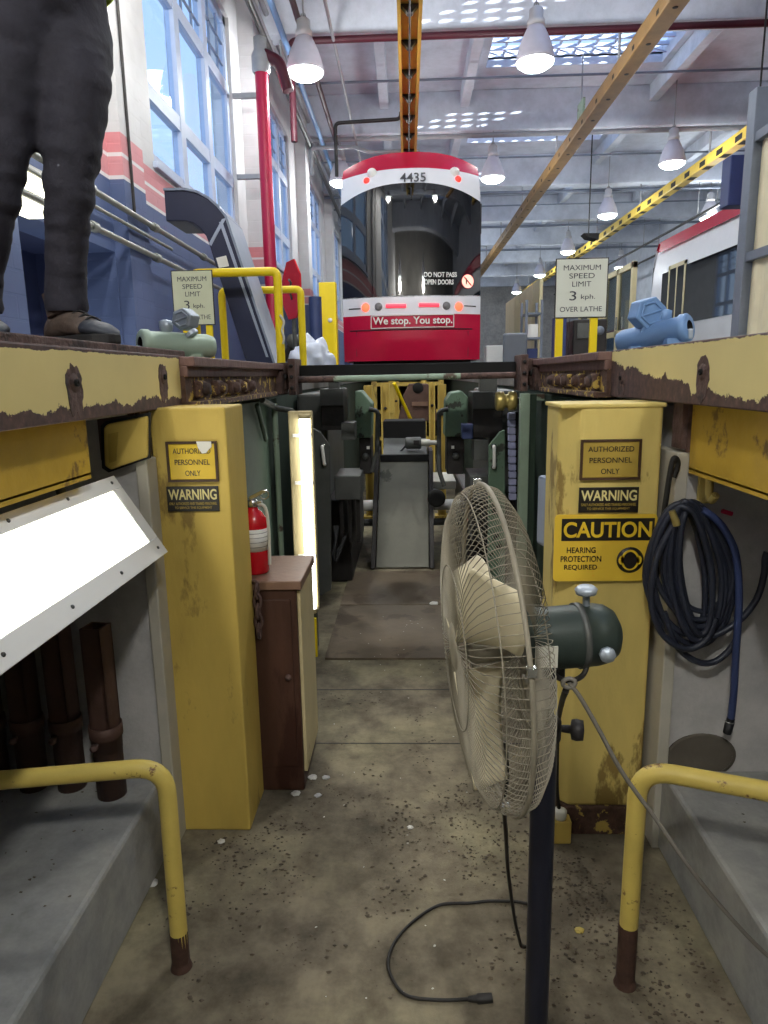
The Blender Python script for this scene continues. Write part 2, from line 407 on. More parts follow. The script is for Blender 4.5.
# left wall with its window bays
WX = -3.2
WINS = [(2.3, 5.75), (9.4, 14.0), (16.3, 20.4), (23.4, 27.6), (30.6, 34.8), (37.8, 42.0)]
WZ0, WZ1 = 4.22, 7.95
lw = MB()
lw.box((WX-.4, -6, FZ), (WX, 5.95, WZ0)); lw.box((WX-.4, 7.9, FZ), (WX, 62, WZ0)); lw.box((WX-.4, 5.95, 2.88), (WX, 7.9, WZ0))
lw.box((WX-.4, -6, WZ1), (WX, 62, ZR))
e = [-6]+[v for w in WINS for v in w]+[62]
for a, b in zip(e[::2], e[1::2]): lw.box((WX-.4, a, WZ0), (WX, b, WZ1))
lw.box((WX, 7.92, FZ), (WX+.16, 8.55, ZR)); lw.box((WX, 14.7, FZ), (WX+.3, 15.4, ZR))
for y in (21.6, 28.8, 36): lw.box((WX, y, FZ), (WX+.3, y+.7, ZR))
struct('wall_left', lw, 'wall')
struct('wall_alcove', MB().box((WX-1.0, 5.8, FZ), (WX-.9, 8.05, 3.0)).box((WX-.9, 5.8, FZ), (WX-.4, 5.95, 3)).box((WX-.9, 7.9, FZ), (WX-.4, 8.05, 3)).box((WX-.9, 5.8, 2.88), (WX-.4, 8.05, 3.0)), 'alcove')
for k, (a, b) in enumerate(WINS):
    r = sroot('window_%d' % (k+1), (WX-.2, a, WZ0))
    fr = MB(); w = .16
    x0, x1 = WX-.17, WX-.07
    fr.box((x0, a, WZ0), (x1, b, WZ0+w)); fr.box((x0, a, WZ1-w), (x1, b, WZ1)); fr.box((x0, a, WZ0), (x1, a+w, WZ1)); fr.box((x0, b-w, WZ0), (x1, b, WZ1))
    fr.build('frame', 'wmetal', r)
    sl = MB().box((WX-.4, a-.05, WZ0-.08), (WX+.06, b+.05, WZ0)); sl.build('sill', 'wmetal', r, bevel=.01)
    n = 3
    for i in range(1, n):
        y = a+(b-a)*i/n; MB().box((x0-.02, y-.11, WZ0), (x1+.02, y+.11, WZ1)).build('mullion', 'wmetal', r)
    for z in (5.13, 6.72): MB().box((x0-.01, a, z-.1), (x1+.01, b, z+.1)).build('transom', 'wmetal', r)
    mu = MB()
    for i in range(1, 9):
        y = a+(b-a)*i/9; mu.box((x0+.03, y-.012, 6.8), (x1-.03, y+.012, WZ1))
    for z in (7.1, 7.45): mu.box((x0+.03, a, z-.012), (x1-.03, b, z+.012))
    mu.build('muntins', 'bluegrey', r)
    MB().box((WX-.115, a, WZ0), (WX-.11, b, WZ1)).build('pane', 'glass', r)

# other hall walls
struct('wall_right', MB().box((14, -6, FZ), (14.3, 62, ZR)), 'ceil')
struct('wall_back', MB().box((-3.6, 62, FZ), (14.3, 62.3, ZR)), 'conc')
struct('wall_front', MB().box((-3.6, -6.3, FZ), (14.3, -6, ZR)), 'hallfloor')

# roof: slab with one skylight a bay, deep cross beams and ribs
BY = [-2.3, 3.9, 10.0, 16.2, 22.4, 28.6, 34.8, 41, 47.2, 53.4, 59.6]
SX0, SX1 = 2.2, 6.9
rf = MB()
for y0, y1 in zip(BY, BY[1:]):
    s0, s1 = y0+1.9, y0+4.5
    rf.box((-3.6, y0, ZR), (SX0, y1, ZR+.25)); rf.box((SX1, y0, ZR), (14.3, y1, ZR+.25))
    rf.box((SX0, y0, ZR), (SX1, s0, ZR+.25)); rf.box((SX0, s1, ZR), (SX1, y1, ZR+.25))
rf.box((-3.6, -6.3, ZR), (14.3, BY[0], ZR+.25)); rf.box((-3.6, BY[-1], ZR), (14.3, 62.3, ZR+.25))
struct('ceiling', rf, 'ceil')
for k, y in enumerate(BY):
    tb = MB().box((-3.2, y-.25, 8.5), (14, y+.25, ZR))
    struct('trim_%d' % (5+k), tb, 'ceil', bevel=.03)
for k, (y0, y1) in enumerate(zip(BY, BY[1:])):
    rb = MB()
    for x in (-.6, 1.75, 7.2, 10.6): rb.box((x-.13, y0+.25, 9.15), (x+.13, y1-.25, ZR))
    struct('trim_%d' % (20+k), rb, 'ceil', bevel=.02)
for k, (y0, y1) in enumerate(list(zip(BY, BY[1:]))):
    s0, s1 = y0+1.9, y0+4.5
    r = sroot('window_%d' % (10+k), (SX0, s0, ZR))
    cb = MB(); t = .08
    cb.box((SX0-t, s0-t, ZR+.2), (SX0, s1+t, ZR+.42)); cb.box((SX1, s0-t, ZR+.2), (SX1+t, s1+t, ZR+.42))
    cb.box((SX0, s0-t, ZR+.2), (SX1, s0, ZR+.42)); cb.box((SX0, s1, ZR+.2), (SX1, s1+t, ZR+.42))
    cb.build('curb', 'ceil', r)
    la = MB()
    for i in range(1, 10): x = SX0+(SX1-SX0)*i/10; la.box((x-.03, s0, ZR+.28), (x+.03, s1, ZR+.34))
    for i in range(1, 6): y = s0+(s1-s0)*i/6; la.box((SX0, y-.04, ZR+.24), (SX1, y+.04, ZR+.32))
    for i in range(0, 10):                                                        # cross braces of the skylight truss
        x = SX0+(SX1-SX0)*i/10; x2 = SX0+(SX1-SX0)*(i+1)/10
        la.tube([(x, s0+.3, ZR+.12), (x2, s0+.3, ZR+.26)], .02, 6); la.tube([(x2, s1-.3, ZR+.12), (x, s1-.3, ZR+.26)], .02, 6)
    la.build('lattice', 'wmetal', r)
    MB().box((SX0, s0, ZR+.39), (SX1, s1, ZR+.4)).build('pane', 'skyglass', r)

# ================================================================== the pit
# rail beams with flaking paint
def rail_beam(sx, y1, mat, label, holes):
    r = thing('rail_beam', label, 'steel beam', (sx*.75, -2.5, 1.41))
    MB().box((sx*.75, -2.5, 1.41), (sx*.805, y1, 1.575)).build('face_plate', mat, r, bevel=.004)
    wy, wz = (1.70, 1.268) if sx < 0 else (1.985, 1.222)
    MB().box((sx*.80, -2.5, wz), (sx*.815, wy, 1.412)).box((sx*.80, -2.5, wz-.01), (sx*.83, wy, wz+.005)).build('web', 'web', r)
    MB().box((sx*.79, 1.985, 1.27), (sx*.90, 1.998, 1.41)).box((sx*.775, 1.99, 1.28), (sx*.80, 2.06, 1.41)).build('end_plate', 'rust', r)
    for y, z, s in holes:
        MB().lathe([(0, .004), (.010*s, .004), (.017*s, .0035), (.02*s, .0)], (sx*.75, y, z), (-sx, 0, 0), 12).build('bolt_plate', 'rust', r)
        pp = []
        for k in range(28):
            a = 2*PI*k/28; w_ = 1+.22*noise.noise(V((k*.7, y*5, 1))); ry, rz = (.034, .040) if math.sin(a) > 0 else (.034*(1+.3*max(0, -math.sin(a))-.1), .075)
            pp.append((sx*.75, y+ry*math.cos(a)*w_*s, max(1.412, z+rz*math.sin(a)*w_)))
        MB().prism(pp, (-sx*.0012, 0, 0)).build('rust_patch', 'rust', r)
        MB().lathe([(0, .0), (.007*s, 0), (.007*s, .006), (.0035*s, .006), (.0035*s, .002), (0, .002)], (sx*.75-sx*.004, y, z), (-sx, 0, 0), 8).build('bolt', 'void', r)
    return r
hl = [tuple(at(*p, X=-.75))[1:] for p in ((74, 383), (163, 377))]
hr = [tuple(at(*p, X=.75))[1:] for p in ((703, 372), (622, 378))]
rail_beam(-1, 2.30, 'beamL', 'long beam of pale yellow flaking paint under the person\'s boots', [(y, z, 1.15) for y, z in hl])
rail_beam(1, 2.62, 'beamR', 'long beam of rust-eaten yellow paint below the blue motor', [(y, z, 1.15) for y, z in hr])
# rusted rail ends above the pillars
def rail_end(sx, y0, label):
    r = thing('rail_section', label, 'steel rail', (sx*.74, y0, 1.41))
    a = sx*.70; b = sx*.78
    MB().box((a, y0, 1.54), (b, 3.98, 1.572)).box((sx*.725, y0, 1.505), (sx*.775, 3.98, 1.542)).build('head', 'railhead', r, bevel=.004)
    MB().box((sx*.735, y0, 1.42), (sx*.76, 3.98, 1.51)).build('web', 'rustyellow', r)
    MB().box((sx*.69, y0, 1.405), (b, 3.7, 1.425)).build('foot', 'rustyellow', r, bevel=.003)
    for k, y in enumerate((y0+.12, y0+.34, y0+.55, y0+.68, y0+.85)):
        MB().cbox((sx*.722, y, 1.463), (.03, .075, .06)).build('clip', 'rustyellow', r, bevel=.01)
        MB().lathe([(0, .022), (.018, .022), (.024, .012), (.024, 0)], (sx*.708, y, 1.463), (-sx, 0, 0), 6).build('nut', 'rustyellow' if k % 2 else 'rust', r)
rail_end(-1, 2.30, 'rusted rail end with bolts on top of the left yellow pillar')
rail_end(1, 2.62, 'rusted rail end with bolts on top of the right yellow pillar')
# pillars
r = MB().box((-.775, 2.06, 0), (-.545, 2.285, 1.416)).build('pillar', 'yellow', bevel=.006)
tag(r, 'yellow painted steel pillar beside the fire extinguisher', 'pillar')
pl = thing('pillar', 'yellow steel pillar carrying the hearing protection sign', 'pillar', (.6, 2.18, 0))
MB().prism([(.455, 2.12, .10), (.515, 2.06, .10), (.748, 2.06, .10), (.748, 2.29, .10), (.455, 2.29, .10)], (0, 0, 1.3)).build('shaft', 'yellowpale', pl, bevel=.008)
MB().prism([(.445, 2.11, 0), (.508, 2.05, 0), (.756, 2.05, 0), (.756, 2.295, 0), (.445, 2.295, 0)], (0, 0, .1)).build('base', 'rustyellow', pl, bevel=.005)
MB().box((.448, 2.056, 1.395), (.755, 2.295, 1.408)).build('cap_plate', 'yellowpale', pl, bevel=.004)

# signs -------------------------------------------------------------
def rect(px, Y):
    a = at(px[0], px[1], Y=Y); b = at(px[2], px[3], Y=Y)
    return a.x, b.x, b.z, a.z                     # x0 x1 z0 z1
YF = 2.058
def auth_sign(px, mat, label, torn=False):
    x0, x1, z0, z1 = rect(px, YF); c = ((x0+x1)/2, YF-.006, (z0+z1)/2); w = x1-x0; h = z1-z0
    r = thing('warning_sign', label, 'sign', c)
    MB().box((x0, YF-.006, z0), (x1, YF, z1)).build('board', mat, r, bevel=.002)
    fr = MB(); t = .007
    for q in ((x0-t, z0-t, x1+t, z0), (x0-t, z1, x1+t, z1+t), (x0-t, z0, x0, z1), (x1, z0, x1+t, z1)): fr.box((q[0], YF-.009, q[1]), (q[2], YF, q[3]))
    fr.build('frame', 'brownframe', r)
    for k, (t_, ww) in enumerate((('AUTHORIZED', .82), ('PERSONNEL', .76), ('ONLY', .33))):
        text(t_, 'sign_black', r, (c[0], YF-.0065, z1-h*(.2+.31*k)), w*ww, h*.15, .004)
    if torn:
        px_ = [(196, 441.5), (211, 441.5), (211.5, 447), (208.5, 449.5), (206, 453), (202, 453.5), (198, 448)]
        MB().prism([at(*p, Y=YF-.0105) for p in px_], (0, .001, 0)).build('torn_paper', 'paper', r)
auth_sign((168.5, 444, 217, 479), 'sign_yellow', 'yellow AUTHORIZED PERSONNEL ONLY sign with a torn paper scrap', True)
auth_sign((583, 442, 637, 477), 'sign_dull', 'dull gold AUTHORIZED PERSONNEL ONLY sign above the hearing protection sign')
def warn_sign(px, label):
    x0, x1, z0, z1 = rect(px, YF); h = z1-z0; w = x1-x0; cx = (x0+x1)/2
    r = thing('warning_sign', label, 'sign', (cx, YF, (z0+z1)/2))
    MB().box((x0, YF-.004, z0), (x1, YF, z1)).build('board', 'sign_black', r, bevel=.001)
    text('WARNING', 'sign_cream', r, (cx, YF-.0045, z1-h*.32), w*.93, h*.42, .02)
    text('ONLY AUTHORIZED AND TRAINED PERSONNEL', 'sign_dull', r, (cx, YF-.0045, z1-h*.68), w*.92, h*.11, .005)
    text('TO SERVICE THIS EQUIPMENT', 'sign_dull', r, (cx, YF-.0045, z1-h*.85), w*.72, h*.11, .005)
warn_sign((166.5, 486.5, 220, 511), 'black WARNING sign on the pillar beside the fire extinguisher')
warn_sign((579, 487.5, 637.5, 512), 'black WARNING sign just above the orange and yellow CAUTION sign')
x0, x1, z0, z1 = rect((554.5, 514.5, 653, 580), YF-.006); h = z1-z0; w = x1-x0; cx = (x0+x1)/2; YC = YF-.012
r = thing('caution_sign', 'yellow CAUTION sign asking for hearing protection', 'sign', (cx, YC, (z0+z1)/2))
pts = []
for (qx, qz, a0) in ((x1-.012, z1-.012, 0), (x0+.012, z1-.012, 90), (x0+.012, z0+.012, 180), (x1-.012, z0+.012, 270)):
    for k in range(5): a = R(a0+k*22.5); pts.append((qx+.012*math.cos(a), YC, qz+.012*math.sin(a)))
MB().prism(pts, (0, .005, 0)).build('board', 'sign_caution', r)
MB().box((x0+w*.07, YC-.001, z1-h*.39), (x1-w*.025, YC, z1-h*.06)).build('black_panel', 'sign_black', r)
text('CAUTION', 'sign_yellow', r, (cx+w*.02, YC-.0015, z1-h*.225), w*.86, h*.235, .022)
for k, (t_, ww) in enumerate((('HEARING', .285), ('PROTECTION', .40), ('REQUIRED', .325))):
    text(t_, 'sign_black', r, (x0+w*.27, YC-.0006, z1-h*(.53+.132*k)), w*ww, h*.088, .012)
sc_ = V((x0+w*.755, YC, z1-h*.685)); rr = h*.195
MB().lathe([(0, .001), (rr, .001), (rr, 0)], sc_, (0, -1, 0), 32).build('symbol_disc', 'sign_black', r)
def ell(cx_, cz_, a, b, n=24): return [(sc_.x+cx_+a*math.cos(2*PI*k/n), YC-.0014, sc_.z+cz_+b*math.sin(2*PI*k/n)) for k in range(n)]
MB().prism(ell(0, 0, rr*.68, rr*.80), (0, .0003, 0)).prism(ell(-rr*.66, 0, rr*.2, rr*.34), (0, .0003, 0)).prism(ell(rr*.66, 0, rr*.2, rr*.34), (0, .0003, 0)).build('ear_muffs', 'sign_yellow', r)
q = MB(); q.prism([(p[0], YC-.0018, p[2]) for p in ell(0, -rr*.02, rr*.5, rr*.66)], (0, .0003, 0)); q.build('head', 'sign_black', r)

# cover plate in the beam end, left
cp = [at(*p, Y=1.955) for p in ((107, 424), (147, 416), (147, 457), (110, 470), (104, 466), (103, 428))]
r = thing('cover_plate', 'rounded yellow cover plate under the beam beside the left pillar', 'cover', (-.82, 1.955, 1.3))
MB().prism(cp, (0, .02, 0)).build('panel', 'yellow', r, bevel=.006)
MB().prism([at(*p, Y=1.953) for p in ((108, 434), (118, 432), (116, 461), (109, 463))], (0, .004, 0)).build('label', 'sign_dull', r)
c = sum(cp, V())/6
MB().prism([c+(p-c)*1.12+V((-.006, 0, 0)) for p in cp], (0, .012, 0)).build('gasket', 'black', r)
for o_ in r.children:
    if o_.name.startswith('gasket'): o_.location = (0, .012, 0)

# panel light on the left
A1 = V((-.832, 1.9, 1.235)); A2 = V((-.695, 1.9, 1.012)); L = V((0, -2.1, 0))
r = thing('panel_light', 'large white framed panel light glowing at the left edge', 'light fixture', (A1+A2)/2+L*.5)
wv = A2-A1; nn = V((wv.z*-1, 0, wv.x)).normalized()
nn = V((-wv.z, 0, wv.x)); nn = nn.normalized()
if nn.x < 0: nn = -nn
fr = MB(); 
def strip(u0, u1, v0, v1, d0, d1): 
    p = [A1+wv*u+L*v for u, v in ((u0, v0), (u1, v0), (u1, v1), (u0, v1))]
    return [q+nn*d0 for q in p], nn*(d1-d0)
for s_ in ((0, .15, 0, 1), (.80, 1, 0, 1), (.15, .80, 0, .028), (.15, .80, .972, 1)):
    p, d = strip(*s_, -.002, .004); fr.prism(p, d)
fr.build('frame', 'white', r, bevel=.002)
p, d = strip(.15, .80, .028, .972, -.004, .0); MB().prism(p, d).build('lens', 'lens', r)
p, d = strip(.03, .97, .01, .99, -.055, -.004); MB().prism(p, d).build('housing', 'white', r, bevel=.004)
for v in [.02+.12*k for k in range(9)]:
    for u in (.07, .9):
        MB().lathe([(0, .003), (.004, .003), (.005, 0)], A1+wv*u+L*min(v, .98)+nn*.004, nn, 8).build('screw', 'greypanel', r)
for v in (.12, .88):
    MB().tube([A1+wv*.3+L*v-nn*.05, A1+wv*.3+L*v+V((-.06, 0, .05)), V((-.9, (A1+L*v).y, 1.405))], .012, 8).build('bracket', 'greypanel', r)

# handrails
hr_l = fillet([(-1.9, 1.30, .572), (-.6, 1.51, .575), (-.603, 1.512, .0)], .075, 8)
hr_r = fillet([(1.9, 1.02, .572), (.53, 1.48, .592), (.527, 1.48, .0)], .075, 8)
for pts, lab, far in ((hr_l, 'bent yellow tube handrail in front of the brown square tubes', (-1.9, 1.30)), (hr_r, 'bent yellow tube handrail with flaking paint below the coiled hose', (1.9, 1.02))):
    s = pts[-1]
    r = thing('handrail', lab, 'handrail', (s[0], s[1], 0))
    MB().tube(pts, .022, 16).build('rail', 'rail', r)
    MB().tube([(far[0], far[1], .572), (far[0], far[1], .268)], .022, 16).build('end_post', 'rail', r)
    hz = .105 if s[0] < 0 else .17
    MB().tube([V((s[0], s[1], .0)), V((s[0], s[1], hz))], .0228, 16).build('rusty_foot', 'rail_rust', r)
    MB().lathe([(.022, .02), (.025, .010), (.028, 0)], (s[0], s[1], .0), (0, 0, 1), 16).build('weld', 'rail_rust', r)

# brown square tubes in round sockets
x_ = [-.908, -1.05, -1.17, -1.29, -1.41]
tubes = []
for k, x in enumerate(x_):
    z1 = .805 if k == 0 else .84
    y = 1.86 if k == 0 else 1.90
    lab = ('brown square tube in a round socket nearest the left pillar', 'second brown square tube from the left pillar', 'third brown square tube from the left pillar', 'fourth brown square tube from the left pillar', 'brown square tube farthest from the left pillar')[k]
    r = thing('square_tube', lab, 'steel tube', (x, y, .268), 'brown tubes below the panel light')
    t = MB(); hw = .031; rot = Matrix.Rotation(R(-8), 3, 'Z')
    for a, b in (((-hw, -hw), (hw, -hw+.008)), ((-hw, hw-.008), (hw, hw)), ((-hw, -hw), (-hw+.008, hw)), ((hw-.008, -hw), (hw, hw))):
        t.box((x+a[0], y+a[1], .47), (x+b[0], y+b[1], z1), rot, (x, y, .6))
    t.build('tube', 'brown', r)
    MB().lathe([(.040, .0), (.042, .0), (.042, .19), (.048, .195), (.048, .232), (.045, .232), (.043, .15), (0, .15)], (x, y, .268), (0, 0, 1), 20).build('socket', 'brown', r)
    MB().lathe([(0, .028), (.009, .028), (.011, .014), (.006, .012), (.006, 0)], (x-.01, y-.044, .455), (0, -1, 0), 8).build('bolt', 'rust', r)

# rusty cabinet + extinguisher
r = thing('cabinet', 'rusty brown steel cabinet with a beige side, standing by the left pillar', 'cabinet', (-.49, 2.45, 0))
MB().box((-.60, 2.29, .0), (-.395, 2.62, .775)).build('body', 'cabinet', r, bevel=.006)
MB().box((-.397, 2.305, .07), (-.383, 2.615, .765)).build('side_panel', 'beige', r, bevel=.002)
MB().box((-.61, 2.28, .775), (-.375, 2.63, .808)).build('top', 'cabtop', r, bevel=.004)
MB().box((-.585, 2.284, .1), (-.415, 2.292, .74)).build('door', 'cabinet', r, bevel=.003)
cd_ = r.children[-1]
for o_ in r.children:
    if o_.name.startswith('door'): cd_ = o_
MB().lathe([(0, .012), (.01, .01), (.012, 0)], (-.435, 2.284, .45), (0, -1, 0), 10).build('latch', 'rust', cd_)
r = thing('chain', 'short rusty chain hanging between left pillar and cabinet', 'chain', (-.53, 2.27, .62))
z = .80
MB().tube(smooth_path([(-.545, 2.284, .80), (-.535, 2.27, .812), (-.522, 2.275, .80)], 6), .006, 8).build('hook', 'rust', r)
for k in range(5):
    c = V((-.527, 2.268, .775-.036*k)); a = R(20 if k % 2 else 80)
    MB().tube([c+V((math.cos(a)*.012*math.cos(t), math.sin(a)*.012*math.cos(t), .026*math.sin(t))) for t in [2*PI*j/12 for j in range(12)]], .006, 6, True).build('link', 'rust', r)
ex = V((-.556, 2.40, .808))
r = thing('fire_extinguisher', 'red fire extinguisher standing on the rusty cabinet', 'fire extinguisher', ex)
MB().lathe([(0, 0), (.044, 0), (.048, .006), (.048, .175), (.044, .2), (.03, .222), (.017, .232), (.017, .24), (0, .24)], ex, (0, 0, 1), 28).build('cylinder', 'extred', r)
MB().lathe([(.0486, .085), (.0488, .085), (.0488, .165), (.0486, .165)], ex, (0, 0, 1), 28).build('label', 'white', r)
q = MB()
for z_ in (.10, .117, .134, .15): q.lathe([(.0490, z_), (.0492, z_), (.0492, z_+.0016), (.0490, z_+.0016)], ex, (0, 0, 1), 28)
q.build('label_lines', 'greypanel', r)
MB().lathe([(.016, .24), (.02, .242), (.02, .262), (.012, .268), (0, .268)], ex, (0, 0, 1), 16).build('valve', 'chrome', r)
MB().prism([ex+V(p) for p in ((-.01, -.008, .262), (.052, -.008, .292), (.056, -.008, .302), (.04, -.008, .303), (-.012, -.008, .278))], (0, .016, 0)).build('lever', 'chrome', r, bevel=.003)
MB().prism([ex+V(p) for p in ((-.01, -.008, .244), (.035, -.008, .255), (.036, -.008, .263), (-.01, -.008, .258))], (0, .016, 0)).build('carry_handle', 'chrome', r, bevel=.003)
MB().tube([ex+V((.045+.016*math.cos(t), -.004, .285+.016*math.sin(t))) for t in [2*PI*k/14 for k in range(14)]], .003, 6, True).build('pin_ring', 'chrome', r)
MB().tube(smooth_path([ex+V(p) for p in ((.012, 0, .25), (.045, -.005, .24), (.055, -.01, .17), (.054, -.012, .06), (.053, -.012, .03))]), .006, 8).build('hose', 'offwhite', r)

# vertical tube light
r = thing('tube_light', 'glowing vertical fluorescent tube light behind the rusty cabinet', 'light fixture', (-.55, 3.62, .2))
MB().box((-.625, 3.60, .24), (-.50, 3.655, 1.325)).build('housing', 'beige', r, bevel=.006)
MB().cyl((-.535, 3.575, .255), (-.535, 3.575, 1.30), .027, 16).build('tube', 'tube', r)
for z in (.25, 1.30): MB().lathe([(0, -.012), (.031, -.012), (.031, .012), (0, .012)], (-.535, 3.575, z), (0, 0, 1), 16).build('end_cap', 'beige', r)
for z in (.55, .95, 1.2): MB().box((-.60, 3.585, z-.008), (-.505, 3.603, z+.008)).build('clip', 'white', r)
MB().box((-.60, 3.66, 0), (-.52, 3.70, 1.28)).build('post', 'greypanel', r)
r = MB().box((-.535, 3.52, 0), (-.505, 3.545, .22)).build('post', 'barrier', bevel=.003); tag(r, 'short yellow post below the glowing tube light', 'post')

# steel panels at the lathe's mouth
r = thing('bulkhead', 'dark green steel panel behind the fire extinguisher', 'panel', (-.76, 3.2, 0))
MB().box((-.79, 2.4, .02), (-.745, 3.95, 1.385)).build('sheet', 'darkgreen', r, bevel=.004)
MB().tube([(-.715, 3.72, 0), (-.715, 3.72, 1.36)], .016, 10).build('pipe', 'palegreen', r)
MB().tube([at(262, 400, Y=3.4), at(276, 408, Y=3.7), at(292, 411, Y=3.8)], .016, 10).build('elbow_pipe', 'greypanel', r)
MB().tube([at(257, 405, Y=3.3), at(266, 440, Y=3.5)], .012, 8).build('brace', 'darkgreen', r)
r = thing('bulkhead', 'dark green steel panel behind the grey monitor', 'panel', (.78, 3.2, 0))
MB().box((.75, 2.5, .02), (.79, 3.95, 1.385)).build('sheet', 'darkgreen', r, bevel=.004)
MB().box((.63, 3.86, 1.35), (.77, 3.92, 1.385)).build('arm', 'palegreen', r)
r = thing('column', 'narrow green steel column at the right end of the cross bar', 'column', (.64, 3.82, 0))
MB().box((.612, 3.80, 0), (.662, 3.86, 1.39)).build('flange', 'palegreen', r, bevel=.003)
MB().box((.655, 3.82, 0), (.70, 3.85, 1.385)).build('web', 'darkgreen', r)
# cross bar and its brackets
r = thing('cross_bar', 'rust-and-green round bar spanning the pit below the tram', 'bar', (-.02, 4.0, 1.478))
MB().cyl((-.42, 4.0, 1.484), (.30, 4.0, 1.488), .018, 14).build('painted_middle', 'palegreen', r)
MB().cyl((-.64, 4.0, 1.483), (-.42, 4.0, 1.484), .0182, 14).build('rusty_end', 'rust', r)
MB().cyl((.30, 4.0, 1.488), (.61, 4.0, 1.489), .0182, 14).build('rusty_end', 'rust', r)
r = MB().box((-.65, 4.06, 1.505), (.62, 4.3, 1.565)).build('bridge_rail', 'void', bevel=.004); tag(r, 'black flat beam lying behind the cross bar', 'beam')
for sx, lab in ((-1, 'dark rusty bracket block at the left end of the cross bar'), (1, 'dark rusty bracket block at the right end of the cross bar')):
    r = thing('bracket', lab, 'bracket', (sx*.66, 3.95, 1.38))
    MB().box((sx*.625, 3.9, 1.40), (sx*.665, 4.15, 1.60)).box((sx*.66, 3.98, 1.43), (sx*.76, 4.05, 1.58)).build('plate', 'rust', r, bevel=.004)
    MB().box((sx*.70, 3.90, 1.405), (sx*.74, 4.1, 1.53)).build('rib', 'rust', r, bevel=.004)
    for z in (1.44, 1.50, 1.56): MB().lathe([(0, .01), (.011, .01), (.011, 0)], (sx*.645, 3.9, z), (0, -1, 0), 6).build('bolt', 'dark', r)
    MB().lathe([(0, .01), (.02, .01), (.02, 0)], (sx*.70, 3.98, 1.50), (0, -1, 0), 6).build('nut', 'dark', r)

for k, y in enumerate((2.62, 3.12)): struct('trim_%d' % (60+k), MB().box((-.54, y, 0), (.45, y+.006, .0012)), 'dark')
# floor plates
for k, (y0, y1, lab) in enumerate(((3.48, 4.35, 'brown steel floor plate nearest the camera'), (4.36, 5.15, 'dark steel floor plate in front of the chute'))):
    r = MB().box((-.46, y0, 0), (.46, y1, .012)).build('floor_plate', 'plate', bevel=.002); tag(r, lab, 'floor plate')

# controller on the right
r = thing('control_monitor', 'grey control monitor half hidden behind the right pillar', 'monitor', (.53, 2.5, .75))
rot = Matrix.Rotation(R(14), 3, 'Z')
a = at(542, 476, Y=2.5); b = at(545, 540, Y=2.5)
mc_ = MB().box((a.x, 2.44, b.z-.02), (a.x+.22, 2.56, a.z), rot).build('case', 'bluegrey', r, bevel=.012)
MB().box((a.x+.025, 2.432, b.z+.03), (a.x+.2, 2.45, a.z-.045), rot, (a.x+.11, 2.5, a.z)).build('screen', 'greyboard', mc_)
MB().cyl((.56, 2.52, .0), (.56, 2.52, b.z), .02, 10).build('stand', 'greypanel', r)
r = thing('junction_box', 'white electrical box above the grey control monitor', 'electrical box', (.55, 2.5, 1.1))
MB().box((.508, 2.45, a.z+.005), (.62, 2.55, a.z+.055)).box((.508, 2.45, a.z+.058), (.62, 2.55, a.z+.115)).build('box', 'white', r, bevel=.004)
MB().tube([(.57, 2.5, a.z+.11), (.57, 2.5, 1.4)], .012, 8).build('conduit', 'conduit', r)
